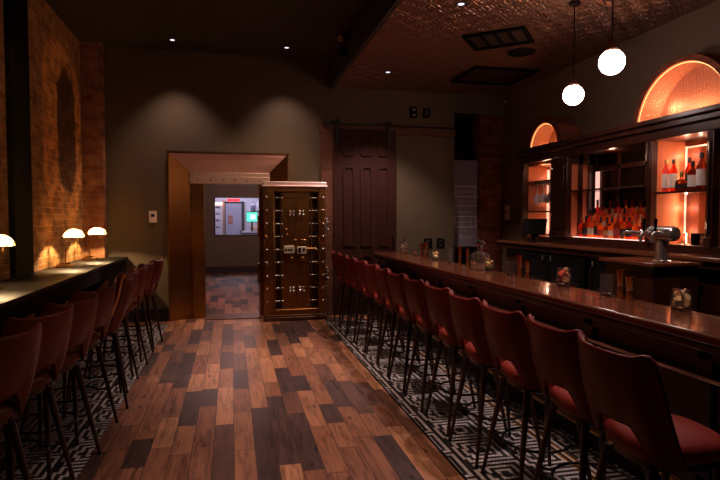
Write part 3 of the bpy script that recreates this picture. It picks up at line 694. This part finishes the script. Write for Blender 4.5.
def make_stool(label, leather, seatm):
    root = thing('bar_stool', label, 'bar stool')
    A, B = shell_grid(.0), shell_grid(.034)
    b = MB(); bm = b.bm
    va = [[bm.verts.new(p) for p in r] for r in A]; vb = [[bm.verts.new(p) for p in r] for r in B]
    n, m = len(A), len(A[0])
    for i in range(n - 1):
        for k in range(m - 1):
            bm.faces.new((va[i][k], va[i][k+1], va[i+1][k+1], va[i+1][k])); bm.faces.new((vb[i][k], vb[i+1][k], vb[i+1][k+1], vb[i][k+1]))
        bm.faces.new((va[i][0], va[i+1][0], vb[i+1][0], vb[i][0])); bm.faces.new((va[i][-1], vb[i][-1], vb[i+1][-1], va[i+1][-1]))
    for k in range(m - 1):
        bm.faces.new((va[0][k], vb[0][k], vb[0][k+1], va[0][k+1])); bm.faces.new((va[-1][k], va[-1][k+1], vb[-1][k+1], vb[-1][k]))
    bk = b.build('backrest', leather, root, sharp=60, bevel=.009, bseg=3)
    C = shell_grid(.022)
    edge = [C[i][-1] for i in range(n)] + [C[-1][k] for k in range(m - 2, -1, -1)] + [C[i][0] for i in range(n - 2, -1, -1)] + [C[0][k] for k in range(1, m - 1)]
    MB().tube(edge, .0125, 8, closed=True).build('piping', leather, bk, sharp=80)
    # seat: rounded square cushion
    def sq(r, z, N=36):
        o = []
        for i in range(N):
            a = 2 * PI * i / N; c, s = math.cos(a), math.sin(a)
            k = (abs(c) ** 3 + abs(s) ** 3) ** (-1 / 3)
            o.append((.015 + r * k * c, r * k * s * .98, z))
        return o
    prof = [(.17, .685), (.195, .69), (.212, .705), (.217, .73), (.212, .757), (.19, .775), (.13, .788), (.05, .793)]
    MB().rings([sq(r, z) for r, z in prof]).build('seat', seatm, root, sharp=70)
    MB().rings([sq(.165, .645), (sq(.185, .655)), sq(.185, .688)]).build('seat_frame', LEGWOOD, root, sharp=50)
    for sx in (-1, 1):
        for sy in (-1, 1):
            top = (.15 * sx, .145 * sy, .66); ft = (.25 * sx, .24 * sy, .0)
            lg = MB().cyl(ft, top, .0115, .021, seg=12).build('leg', LEGWOOD, root, sharp=60)
            d = Vector(top) - Vector(ft)
            p1 = Vector(ft) + d * .03
            MB().cyl((ft[0], ft[1], 0), tuple(p1), .0135, .0138, seg=12).build('foot_cap', BLACKMET, lg)
    pts = [(.208 * math.cos(2*PI*i/32) * 1.0, .20 * math.sin(2*PI*i/32), .30) for i in range(32)]
    b = MB(); b.tube(pts, .0085, 8, closed=True)
    for sx in (-1, 1):
        for sy in (-1, 1): b.cyl((.146 * sx, .14 * sy, .30), (.205 * sx, .197 * sy, .30), .008, seg=8)
    b.build('footrest_ring', BLACKMET, root, sharp=80)
    return root
ORD = ['first', 'second', 'third', 'fourth', 'fifth', 'sixth', 'seventh', 'eighth', 'ninth', 'tenth', 'eleventh', 'twelfth', 'thirteenth']
GR = 'red leather stools along the bar'
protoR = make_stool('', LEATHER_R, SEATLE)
NR = 13
jit = random.Random(11)
for k in range(NR):
    o = protoR if k == 0 else copy_tree(protoR)
    o.location = ((1.835 if k == 0 else 1.86) + jit.uniform(-.012, .012), (2.08 if k == 0 else 2.035 + .557 * k), 0); o.rotation_euler = (0, 0, jit.uniform(-.03, .03) - (.03 if k == 0 else 0))
    o['group'] = GR
    o['label'] = ('oxblood leather bar stool at the near end of the bar row, largest in view' if k == 0 else
                  'oxblood leather bar stool at the far end of the bar row, beside the vault door' if k == NR - 1 else
                  f'oxblood leather bar stool at the bar, {ORD[k]} from the near end of the row')
GL = 'chestnut leather stools along the brick wall counter'
protoL = make_stool('', LEATHER_L, LEATHER_L)
left = [(3.06, -1.30, 27), (3.65, -1.30, 25), (4.17, -1.27, 25), (4.80, -1.27, 24), (5.45, -1.21, -10), (6.03, -1.27, 10), (6.62, -1.26, 10), (7.21, -1.27, 8), (7.82, -1.22, 6)]
for k, (y, x, a) in enumerate(left):
    o = protoL if k == 0 else copy_tree(protoL)
    o.location = (x, y, 0); o.rotation_euler = (0, 0, PI - math.radians(a))
    o['group'] = GL
    o['label'] = ('chestnut leather stool at the wall counter, nearest and cut by the photo edge' if k == 0 else
                  'chestnut leather stool at the wall counter, last before the back wall' if k == len(left) - 1 else
                  f'chestnut leather stool at the wall counter, {ORD[k]} from the near end')

# ------------------------------------------------------------------ banker's lamps
SHADE, nt, bb = NT('opal_shade')
setp(bb, col=(.9, .7, .48), rough=.25)
tr = nt.nodes.new('ShaderNodeBsdfTranslucent'); tr.inputs[0].default_value = (.85, .58, .30, 1)
mx = nt.nodes.new('ShaderNodeMixShader'); mx.inputs[0].default_value = .85
nt.links.new(bb.outputs[0], mx.inputs[1]); nt.links.new(tr.outputs[0], mx.inputs[2]); nt.links.new(mx.outputs[0], nt.nodes['Material Output'].inputs['Surface'])
BULB = emit('bulb_warm', (1.0, .60, .26), 60.0)
def lamp(x, y, label):
    o = thing('bankers_lamp', label, 'desk lamp', (x, y, 1.07), 0, 'brass desk lamps on the wall counter')
    MB().prism(rrect(-.11, .11, -.08, .08, .02, .02), 'z', 0, .02).prism(rrect(-.095, .095, -.065, .065, .02, .02), 'z', .02, .04).prism(rrect(-.06, .06, -.04, .04, .02, .02), 'z', .04, .065).build('base', BRASS, o, bevel=.004)
    MB().lathe([(.022, .05), (.012, .07), (.009, .1), (.009, .40), (.014, .405), (.014, .42), (.006, .43)], (0, 0, 0), 16).build('stem', BRASS, o)
    MB().tube([(0, 0, .40), (.04, 0, .415), (.1, 0, .43), (.13, 0, .44)], .007).ball((-.035, 0, .40), (.016, .012, .012), 10, 6).cyl((-.03, 0, .40), (.0, 0, .40), .006).build('arm', BRASS, o)
    # half-dome shade, open below
    cx, cz, rx, ry, rz = .11, .385, .125, .105, .095
    rs = []
    N, K = 28, 9
    for k in range(K + 1):
        a = (PI / 2) * k / K * .97
        rs.append([(cx + rx * math.cos(a) * math.cos(2*PI*i/N), ry * math.cos(a) * math.sin(2*PI*i/N), cz + rz * math.sin(a)) for i in range(N)])
    inner = [[(cx + (p[0]-cx)*.965, p[1]*.965, cz + (p[2]-cz)*.965) for p in r] for r in rs]
    MB().rings(rs, False, True).build('shade', SHADE, o, sharp=70)
    MB().ball((cx + .02, 0, cz + .05), (.012, .012, .012), 12, 8).build('bulb', BULB, o)
    b = MB()
    for k in range(14): b.ball((cx + .04, -.03, cz + .0 - .013 * k), .006, 6, 4)
    b.ball((cx + .04, -.03, cz - .2), (.007, .007, .014), 8, 6); b.build('pull_chain', BRASS, o)
    return o
lamp(-2.08, 5.42, 'brass desk lamp on the wall counter left of the dark pilaster')
lamp(-2.06, 7.72, 'brass desk lamp on the wall counter in the middle of three')
lamp(-2.05, 8.92, 'brass desk lamp on the wall counter nearest the back wall')

# ------------------------------------------------------------------ back bar
bbr = thing('back_bar_counter', 'dark wooden back bar counter with a ledge below the bottle shelves', 'counter', (0, 0, 0))
CZ = 1.355
MB().box(4.0, 4.905, 2.6, 8.0, CZ - .045, CZ).build('counter_ledge', BARTOP, bbr, bevel=.012)
MB().box(4.03, 4.905, 2.6, 7.97, CZ - .11, CZ - .045).build('moulding', CABWOOD, bbr, bevel=.01)
MB().box(4.12, 4.905, 2.6, 7.9, 0, CZ - .11).build('carcass', CABWOOD, bbr)
for k, (y0, y1, lab) in enumerate(((6.62, 7.36, 'black glass door cooler under the back bar nearest the back wall'), (5.85, 6.59, 'black glass door cooler under the back bar in the middle'), (4.98, 5.72, 'black glass door cooler under the back bar nearest the beer tap'))):
    o = thing('bar_cooler', lab, 'cooler', (4.12, (y0 + y1) / 2, 0), 0, 'black coolers under the back bar')
    w = (y1 - y0) / 2
    MB().box(-.07, 0, -w, w, .08, 1.21).build('door', BLACKPL, o, bevel=.006)
    MB().box(-.075, -.07, -w + .06, w - .06, .16, 1.12).build('glass_panel', COOLGL, o)
    MB().cyl((-.10, (w - .08) if k else -(w - .08), 1.14), (-.10, (w - .08) if k else -(w - .08), 1.20), .012).build('handle', CHROME, o)
    MB().box(-.08, -.072, -w + .1, w - .1, .86, .90).build('cooler_shelf', NICKEL, o)
XF, XB = 4.30, 4.70
cab = thing('back_bar_cabinet', 'tall mahogany back bar with lit shelf bays and mirrored centre', 'cabinet', (0, 0, 0))
Z0, Z1 = CZ, 2.70
b = MB()
b.box(XF - .06, 4.905, 2.9, 7.78, 2.60, 2.66); b.box(XF - .10, 4.905, 2.86, 7.82, 2.66, 2.71); b.box(XF - .02, 4.905, 2.94, 7.74, 2.50, 2.60); b.build('cornice', CABWOOD, cab, bevel=.008)
b = MB(); b.box(XF, 4.905, 2.94, 7.74, CZ, CZ + .075); b.box(XF, XF + .05, 5.12, 6.58, CZ + .07, CZ + .09); b.build('plinth', CABWOOD, cab, bevel=.006)
def post(y0, y1):
    b = MB(); b.box(XF - .02, XF + .06, y0, y1, CZ + .075, 2.5); b.box(XF - .035, XF - .02, y0 + .05, y1 - .05, CZ + .2, 2.4); b.box(XF - .035, XF - .015, y0, y1, CZ + .075, CZ + .16); b.build('pilaster', CABWOOD, cab, bevel=.006)
post(7.68, 7.74); post(6.58, 6.96); post(5.06, 5.12); post(4.28, 4.36)
b = MB(); b.box(XB, XB + .03, 6.58, 7.74, CZ, 2.5); b.box(XF, XB, 7.70, 7.74, CZ, 2.5); b.box(XF + .06, XB, 6.60, 7.7, 2.46, 2.5); b.build('left_bay_lining', CABBACK, cab)
# the bay side that faces the room through the centre, with two open slots
b = MB(); b.box(XF + .16, XF + .22, 6.575, 6.61, CZ + .075, 2.5); b.box(XF + .31, XB, 6.575, 6.61, CZ + .075, 2.5); b.box(XF + .06, XB, 6.575, 6.61, 2.4, 2.5); b.build('side_stiles', CABWOOD, cab)
b = MB(); b.box(XF + .06, XF + .16, 6.60, 6.64, CZ + .075, 2.4); b.box(XF + .22, XF + .31, 6.60, 6.64, CZ + .075, 2.4); b.build('side_panels', CABBACK, cab)
b = MB(); b.box(XB, XB + .02, 5.1, 6.58, CZ + .075, 2.5); b.build('mirror', DARKMIR, cab)
b = MB()
for y in (5.1, 5.58, 6.06, 6.53): b.box(XB - .02, XB, y, y + .05, CZ + .075, 2.5)
b.box(XB - .02, XB, 5.1, 6.58, 2.30, 2.36); b.build('mirror_frame', CABWOOD, cab, bevel=.004)
b = MB(); b.box(XB, XB + .03, 4.30, 5.1, CZ, 2.5); b.box(XF + .06, XB, 5.06, 5.10, CZ, 2.5); b.box(XF + .06, XB, 4.30, 4.33, CZ, 2.5); b.build('right_bay_lining', CABBACK, cab)
b = MB(); b.box(XB, XB + .03, 2.95, 4.30, CZ, 2.5); b.build('near_bay_lining', CABBACK, cab)
b = MB(); b.box(XF + .04, XB, 5.12, 6.58, 2.035, 2.055); b.build('shelf', SHELFGL, cab)
b = MB(); b.box(XF + .04, XB, 4.34, 5.07, 1.945, 1.965); b.build('shelf', SHELFGL, cab)
b = MB(); b.box(XF + .04, XB, 2.96, 4.28, 1.945, 1.965); b.build('shelf', SHELFGL, cab)
for z in (2.215, 1.775): MB().box(XF + .05, XB, 6.64, 7.69, z, z + .02).build('shelf', SHELFGL, cab)
# centre lit riser steps
b = MB(); b.box(XF + .07, XB, 5.13, 6.56, CZ + .075, CZ + .095); b.build('lit_step', SHELFLIT, cab)
b = MB(); b.box(XF + .19, XB, 5.13, 6.56, CZ + .095, CZ + .165); b.build('riser_step', SHELFLIT, cab)
b = MB(); b.box(XF + .29, XB, 5.13, 6.56, CZ + .165, CZ + .245); b.build('riser_step', SHELFLIT, cab)
# LED strips in the bays
b = MB(); b.box(XB - .014, XB - .002, 5.03, 5.044, CZ + .1, 2.45); b.box(XB - .014, XB - .002, 4.34, 5.044, 2.43, 2.444); b.build('led_strip', LEDW, cab)
b = MB(); b.box(XB - .03, XB - .004, 6.68, 6.70, CZ + .1, 2.42); b.box(XB - .03, XB - .004, 7.66, 7.69, CZ + .1, 2.42); b.build('led_strip', LEDW, cab)
b = MB(); b.box(XB - .03, XB - .004, 4.22, 4.25, CZ + .1, 2.45); b.build('led_strip', LEDW, cab)
b = MB(); b.box(XB - .025, XB - .004, 6.47, 6.53, CZ + .1, 2.3); b.build('led_strip', emit('led_dim_pink', (1.0, .5, .42), .5), cab)

# arched canopies above the cabinet
def arch(label, cy, r, zs, xf, rim):
    o = thing('arched_niche', label, 'arch', (xf, cy, zs), 0, 'glowing arched canopies over the back bar')
    xw = 4.93 - xf
    N = 32
    A = [PI * i / N for i in range(N + 1)]
    zb = 2.70 - zs
    def prof(rad): return [(rad, zb)] + [(rad * math.cos(a), rad * math.sin(a)) for a in A] + [(-rad, zb)]
    oo, ii = prof(r + rim), prof(r)
    b = MB()
    b.rings([[(0, p[0], p[1]) for p in ii], [(0, p[0], p[1]) for p in oo], [(xw, p[0], p[1]) for p in oo]], closed=False)
    b.build('hood', BRICKY, o, sharp=50)
    b = MB(); b.rings([[(0, p[0], p[1]) for p in ii], [(xw - .02, p[0], p[1]) for p in ii]], closed=False); b.build('soffit_lining', COPPERT, o, sharp=50)
    b = MB(); b.face([(xw - .02, p[0], p[1]) for p in ii]); b.build('back_panel', COPPERT, o)
    rr = [(.02, (r - .008) * math.cos(a), (r - .014) * math.sin(a)) for a in A]
    b = MB(); b.tube(rr, .0045, 6); b.build('rope_light', LEDA, o, sharp=80)
    b = MB(); b.cyl((xw - .06, r - .05, zb + .03), (xw - .06, r - .05, zb + .08), .02)
    b.bm.free()
    return o
arch('large glowing copper arch above the right bay of the back bar', 5.06, .63, 2.70, 4.60, .06)
arch('small glowing copper arch above the far left bay of the back bar', 7.70, .385, 2.74, 4.60, .10)

# unseen fill lights added inside the arches and LED glow in the bays
def area(loc, rot, sx, sy, w, col):
    l = bpy.data.lights.new('led_glow', 'AREA'); l.shape = 'RECTANGLE'; l.size = sx; l.size_y = sy; l.energy = w; l.color = col
    o = bpy.data.objects.new('led_glow', l); COL.objects.link(o); o.location = loc; o.rotation_euler = rot
    return o
def point(loc, w, col, r=.03):
    l = bpy.data.lights.new('lamp_fill_glow', 'POINT'); l.energy = w; l.color = col; l.shadow_soft_size = r
    o = bpy.data.objects.new('lamp_fill_glow', l); COL.objects.link(o); o.location = loc
    return o
AMB = (1.0, .45, .20)

# ------------------------------------------------------------------ bottles
LIQ = [liquor('amber_spirit', (.75, .20, .03)), liquor('red_spirit', (.72, .06, .02)), liquor('dark_spirit', (.36, .06, .015)), liquor('gold_spirit', (.85, .34, .07)), liquor('pink_spirit', (.80, .16, .14))]
LAB = [plain('cream_label', (.62, .52, .36), .7), plain('black_label', (.02, .016, .015), .6), plain('white_label', (.92, .82, .74), .7), plain('green_label', (.35, .38, .22), .7), plain('amber_label', (.45, .19, .05), .7), plain('red_label', (.38, .035, .025), .7)]
CAPS = [plain('black_cap', (.02, .015, .015), .4), plain('red_cap', (.45, .03, .035), .4), plain('gold_cap', (.5, .3, .1), .3, metal=.8), plain('wood_cap', (.3, .16, .08), .6)]
def bottle(kind, loc, liq, lab, cap, label, group, h=.3, r=.037):
    o = thing('liquor_bottle', label, 'bottle', loc, random.uniform(-.4, .4), group)
    if kind == 'square':
        def rg(w, z): return [(p[0], p[1], z) for p in rrect(-w, w, -w, w, w * .3, w * .3, 3)]
        MB().rings([rg(r * .92, 0), rg(r, .008), rg(r, h * .58), rg(r * .8, h * .66), rg(r * .34, h * .72), rg(r * .32, h * .86)]).build('glass_body', LIQ[liq], o, sharp=50)
        q = r * 1.012; MB().rings([rg(q, h * .14), rg(q, h * .46)], False, False).build('paper_label', LAB[lab], o)
    else:
        pf = {'round': [(r*.9, 0), (r, .008), (r, h*.60), (r*.82, h*.68), (r*.36, h*.76), (r*.33, h*.90)], 'squat': [(r*1.0, 0), (r*1.18, .01), (r*1.22, h*.42), (r*1.05, h*.54), (r*.4, h*.62), (r*.36, h*.82)], 'tall': [(r*.8, 0), (r*.85, .008), (r*.88, h*.64), (r*.6, h*.74), (r*.32, h*.82), (r*.3, h*.92)]}[kind]
        MB().lathe(pf, seg=18).build('glass_body', LIQ[liq], o, sharp=50)
        rl = pf[2][0] * 1.012; z1 = pf[2][1] * .88
        MB().lathe([(rl, h * .12), (rl, z1)], seg=18, cap0=False, cap1=False).build('paper_label', LAB[lab], o)
    rc_ = r * .4
    top = {'square': .86, 'round': .90, 'squat': .82, 'tall': .92}[kind] * h
    MB().lathe([(rc_, top - .018), (rc_, h), (rc_ * .9, h + .004)], seg=14).build('cap', CAPS[cap], o)
    return o
KN = {0: 'amber', 1: 'red', 2: 'dark', 3: 'golden', 4: 'pink'}
LN = {0: 'cream', 1: 'black', 2: 'white', 3: 'pale green', 4: 'amber', 5: 'red'}
rb = random.Random(21)
rows = [('front', XF + .125, CZ + .095, 13, (.25, .28)), ('middle', XF + .24, CZ + .165, 12, (.28, .31)), ('back', XF + .345, CZ + .245, 10, (.29, .33))]
for rn, x, z, n, hr in rows:
    for k in range(n):
        y = 6.50 - (6.50 - 5.19) * (k + .5) / n + rb.uniform(-.012, .012)
        liq = rb.choice([0, 0, 1, 2, 3, 1, 0]); lb = rb.choice([0, 1, 4, 5, 3, 4, 1]); cp = rb.choice([0, 1, 2, 3, 0])
        kd = rb.choice(['round', 'square', 'squat', 'squat', 'square'])
        if rn == 'back' and k in (7, 9): liq, cp, kd = 4, 1, 'tall'
        bottle(kd, (x, y, z), liq, lb, cp, f'{KN[liq]} bottle with {LN[lb]} label, {ORD[k]} from far end of {rn} lit step', 'liquor bottles on the lit back bar steps', rb.uniform(*hr), .038)
for (y, kd, liq, lb, cp, h, r, x, l) in (
        (4.985, 'tall', 4, 2, 2, .33, .043, 4.40, 'pink bottle with white label and gold cap, first on the lit shelf'),
        (4.885, 'tall', 1, 2, 0, .325, .043, 4.40, 'red bottle with white label and dark cap, second on the lit shelf'),
        (4.79, 'tall', 1, 1, 0, .33, .042, 4.50, 'red bottle standing behind the squat black labelled bottle on the lit shelf'),
        (4.735, 'squat', 2, 1, 2, .19, .046, 4.36, 'short squat dark bottle with black label on the lit shelf'),
        (4.62, 'round', 2, 2, 0, .28, .043, 4.38, 'dark round bottle with white label beside the tallest bottle on the lit shelf'),
        (4.515, 'tall', 2, 2, 0, .35, .05, 4.38, 'tallest dark bottle with white label on the lit shelf'),
        (4.42, 'round', 2, 0, 1, .27, .035, 4.42, 'dark bottle with cream label at the near end of the lit shelf')):
    bottle(kd, (x, y, 1.965), liq, lb, cp, l, 'bottles on the shelf of the lit right bay', h, r)

# glasses hanging in the left bay
def wineglass(loc, label):
    o = thing('wine_glass', label, 'wine glass', loc, 0, 'stemmed glasses hanging in the lit left bay')
    MB().lathe([(.042, 0), (.041, -.005), (.006, -.012), (.005, -.115), (.014, -.135), (.043, -.17), (.05, -.22), (.040, -.275), (.038, -.275), (.048, -.22), (.041, -.172), (.01, -.142)], seg=18).build('bowl', glass('wine_glass_clear', (1, .97, .95), .06, 1.45, .45) if 'wine_glass_clear' not in bpy.data.materials else bpy.data.materials['wine_glass_clear'], o, sharp=60)
    return o
rk = thing('glass_rack', 'slim rack under the upper shelf of the left bay holding hanging glasses', 'rack', (4.48, 7.2, 2.19))
for x in (-.07, .07): MB().box(x - .006, x + .006, -.4, .42, -.005, .02).build('rail', NICKEL, rk)
for k in range(6): wineglass((4.41 if k % 2 == 0 else 4.55, 7.52 - k * .085, 2.186), f'stemmed glass hanging upside down in the left bay, {ORD[k]} from the far end')
# point of sale screen
ps = thing('sales_terminal', 'black tilted touch screen terminal on the back bar ledge', 'screen', (4.17, 7.20, CZ), math.radians(38))
MB().lathe([(.07, 0), (.07, .012), (.02, .02), (.018, .1)], (0.02, 0, 0), 18).build('stand', BLACKPL, ps)
MB().box(-.02, .0, -.17, .17, .10, .34, rot=(Matrix.Rotation(math.radians(22), 3, 'Y'), (0, 0, .1))).build('screen', BLACKPL, ps, bevel=.006)
MB().box(.02, .10, -.05, .05, .07, .17).build('card_reader', BLACKPL, ps, bevel=.01)
# small vessels under the right bay
for y, m, l in ((4.70, GLASS, 'small clear glass on the ledge under the lit shelf'), (4.61, BLACKMET, 'small dark cup between the two glasses under the lit shelf'), (4.50, NICKEL, 'small steel cup on the ledge under the lit shelf')):
    o = MB().lathe([(.034, 0), (.036, .006), (.04, .115), (.037, .115), (.033, .01)], (4.42, y, CZ + .075), 18).build('small_cup', m, sharp=50); tag(o, l, 'cup')

# beer tap tower on its cabinet
tc_ = thing('tap_cabinet', 'low dark cabinet carrying the chrome beer tap', 'cabinet', (3.70, 4.42, 0))
MB().box(-.22, .29, -.35, .38, 1.275, 1.31).build('top', BARTOP, tc_, bevel=.008); MB().box(-.17, .29, -.30, .33, 0, 1.275).build('body', CABWOOD, tc_)
tp = thing('beer_tap', 'chrome drum shaped beer tap tower with black handles', 'beer tap', (3.68, 4.20, 1.31))
MB().lathe([(.075, 0), (.075, .012), (.055, .02), (.055, .19)], seg=24).build('column', CHROME, tp)
b = MB(); b.cyl((0, -.13, .25), (0, .12, .25), .066, seg=26).ball((0, -.13, .25), (.066, .04, .066), 20, 12).ball((0, .12, .25), (.066, .03, .066), 20, 12); b.build('drum', CHROME, tp)
for y in (-.05, .09): 
    f = MB().tube([(-.06, y, .26), (-.12, y, .26), (-.14, y, .24), (-.145, y, .17)], .013).build('faucet', CHROME, tp)
    MB().cyl((-.115, y, .265), (-.11, y, .38), .011, .016).build('handle', BLACKPL, f)
MB().tube([(-.06, .22, .25), (-.1, .27, .26), (-.12, .33, .25), (-.13, .36, .2)], .016).ball((-.02, .22, .25), .035, 12, 8).build('spout', CHROME, tp)

# ------------------------------------------------------------------ things on the bar
def glasscup(name, loc, r, h, label, cat, cut=False):
    o = thing(name, label, cat, loc)
    pf = [(r*.8, 0), (r*.95, .004), (r, .02), (r, h), (r - .003, h), (r - .003, .022), (r*.7, .016)]
    MB().lathe(pf, seg=20).build('vessel', GLASS, o, sharp=50)
    return o
def tin_cup(loc, h, label, r=.034):
    o = thing('jigger', label, 'jigger', loc, 0, 'tall bar cups beside the mixing glasses')
    MB().lathe([(r*.78, 0), (r*.8, .004), (r*.72, h*.42), (r*.7, h*.46), (r*.74, h*.5), (r, h), (r*.95, h), (r*.68, h*.52)], seg=24).build('cup', GOLDCUP, o, sharp=50)
    MB().lathe([(r*.74, h*.44), (r*.78, h*.46), (r*.74, h*.48)], seg=24, cap0=False, cap1=False).build('band', CHROME, o)
    return o
def decanter(loc, h, w, label):
    o = thing('decanter', label, 'decanter', loc, .3)
    def rg(q, z): return [(p[0], p[1], z) for p in rrect(-q, q, -q, q, q * .25, q * .25, 3)]
    MB().rings([rg(w*.95, 0), rg(w, .01), rg(w, h*.50), rg(w*.75, h*.57), rg(w*.34, h*.62), rg(w*.32, h*.72), rg(w*.5, h*.75)]).build('body', GLASS, o, sharp=50)
    MB().rings([rg(w*.86, .02), rg(w*.86, h*.22)]).build('spirit', liquor('pale_spirit', (.8, .55, .4)) if 'pale_spirit' not in bpy.data.materials else bpy.data.materials['pale_spirit'], o)
    MB().lathe([(w*.28, h*.755), (w*.3, h*.78), (w*.55, h*.86), (w*.6, h*.93), (w*.4, h)], seg=8).build('stopper', GLASS, o, sharp=20)
    return o
def jar(loc, r, h, label, mats, n, fr):
    o = thing('garnish_jar', label, 'jar', loc)
    MB().lathe([(r*.8, 0), (r*.98, .006), (r, .02), (r, h*.72), (r*.86, h*.82), (r*.92, h), (r*.87, h), (r*.81, h*.82), (r*.94, h*.7), (r*.94, .024), (r*.7, .014)], seg=22).build('glass_jar', GLASS, o, sharp=50)
    q = random.Random(hash(label) % 99 if False else len(label))
    for k in range(n):
        b = MB(); a = k * 2.4; rad = r * .42; z = .03 + (h * fr) * (k + .5) / n
        c = Vector((rad * math.cos(a), rad * math.sin(a), z))
        nrm = Vector((q.uniform(-1, 1), q.uniform(-1, 1), q.uniform(.1, .8))).normalized()
        b.cyl(c - nrm * .005, c + nrm * .005, r * .45, seg=16)
        b.build('citrus_slice', mats[k % len(mats)], o)
    return o
CIT = [plain('orange_slice', (.75, .32, .05), .5), plain('lemon_slice', (.80, .58, .18), .5)]
DRY = [plain('dried_orange', (.55, .27, .08), .6), plain('dried_lime', (.42, .25, .09), .6)]
RED = [plain('red_orange', (.65, .07, .02), .45), plain('cherry', (.4, .02, .02), .35), plain('peel', (.8, .3, .1), .5)]
zt = BZ
decanter((2.80, 8.98, zt), .31, .055, 'clear square decanter alone at the far end of the bar')
glasscup('mixing_glass', (2.78, 8.30, zt), .032, .13, 'small clear glass beside the far garnish jar', 'glass')
tin_cup((2.79, 8.02, zt), .21, 'shorter gold cup of the pair near the far decanter')
tin_cup((2.80, 7.84, zt), .24, 'taller gold cup of the pair near the far decanter')
jar((2.80, 7.48, zt), .055, .125, 'glass jar of lemon slices beside the far pair of gold cups', [CIT[1], CIT[0]], 6, .6)
glasscup('mixing_glass', (2.79, 6.86, zt), .042, .20, 'tall clear glass left of the cups by the large decanter', 'glass')
tin_cup((2.80, 6.58, zt), .235, 'taller gold cup left of the large decanter')
tin_cup((2.81, 6.36, zt), .22, 'shorter gold cup left of the large decanter')
decanter((2.76, 5.92, zt), .345, .085, 'large cut glass decanter with stopper in the middle of the bar')
jar((2.82, 5.80, zt), .05, .13, 'glass jar of lemon slices beside the large decanter', [CIT[1], CIT[0]], 6, .6)
glasscup('mixing_glass', (2.80, 5.27, zt), .045, .155, 'clear mixing glass beside the two cups in the middle of the bar', 'glass')
tin_cup((2.80, 5.07, zt), .225, 'taller gold cup between the large decanter and the red fruit jar', .036)
tin_cup((2.82, 4.96, zt), .175, 'shorter gold cup between the large decanter and the red fruit jar', .034)
jar((2.81, 4.34, zt), .06, .165, 'glass jar packed with red orange fruit slices on the bar', RED, 9, .7)
glasscup('mixing_glass', (2.80, 3.75, zt), .05, .165, 'clear mixing glass beside the nearest two cups on the bar', 'glass')
tin_cup((2.81, 3.60, zt), .215, 'taller gold cup beside the nearest mixing glass', .037)
tin_cup((2.80, 3.49, zt), .175, 'shorter gold cup beside the nearest mixing glass', .036)
jar((2.82, 3.04, zt), .062, .135, 'glass jar of dried citrus nearest on the bar', DRY, 8, .6)

# ------------------------------------------------------------------ light and camera
# LED and added fill light of bays and arches; light of lamps, hall, kitchen
area((XB - .05, 4.98, 1.9), (0, PI/2, 0), .9, .03, 1.5, AMB)
point((4.76, 5.06, 2.80), 5, (1.0, .42, .17), .04); point((4.76, 7.70, 2.78), 2.5, (1.0, .42, .17), .04)  # bare points added to brighten the arch interiors
point((4.36, 4.70, 2.42), 1.6, (1.0, .55, .34), .03); point((4.40, 4.70, 1.60), .8, (1.0, .52, .3), .03)  # unseen front fill, added so the bottle labels catch light
point((4.38, 7.3, 2.42), 1.2, (1.0, .52, .3), .03); point((4.38, 7.3, 1.7), .8, (1.0, .52, .3), .03)
for z in (1.55, 1.8, 2.1, 2.35): point((XB - .05, 5.0, z), .28, (1.0, .58, .40), .012)
for y in (4.55, 4.8): point((XB - .06, y, 2.41), .22, (1.0, .58, .40), .012)
for z in (1.6, 1.95, 2.3): point((XB - .05, 7.6, z), .2, (1.0, .58, .40), .012)
point((4.84, 5.46, 2.95), 1.6, (1.0, .5, .28), .06)  # extra unseen point added for the bright band in the large arch
point((4.40, 5.85, 2.44), 1.0, (1.0, .55, .36), .03)
point((.6, 11.6, 2.95), 70, (1.0, .62, .60), .08); point((.6, 14.8, 2.95), 28, (1.0, .62, .60), .08)
area((.2, 19.0, 2.97), (0, 0, 0), 2.0, 1.5, 26, (.80, .80, 1.0))
for (x, y) in ((-2.08 + .075, 5.42), (-2.06 + .075, 7.72), (-2.05 + .075, 8.92)): point((x, y, 1.07 + .447), 24.0, (1.0, .68, .34), .012)
w = bpy.data.worlds.new('room_dark'); scene.world = w; w.use_nodes = True
w.node_tree.nodes['Background'].inputs[0].default_value = (.35, .16, .14, 1); w.node_tree.nodes['Background'].inputs[1].default_value = .01

cam = bpy.data.cameras.new('camera'); co = bpy.data.objects.new('camera', cam); COL.objects.link(co)
cam.sensor_width = 36; cam.lens = 28.0; cam.clip_start = .05
co.location = (0, 0, 1.7)
yaw, pit = math.radians(12.865), math.radians(2.301)
co.rotation_euler = (PI / 2 - pit, 0, -yaw)
scene.camera = co
vs = scene.view_settings
scene.display_settings.display_device = 'sRGB'
vs.view_transform = 'Standard'; vs.look = 'None'; vs.exposure = 1.12; vs.gamma = 1; vs.use_curve_mapping = False
scene.cycles.use_denoising = True
scene.cycles.sample_clamp_indirect = 4
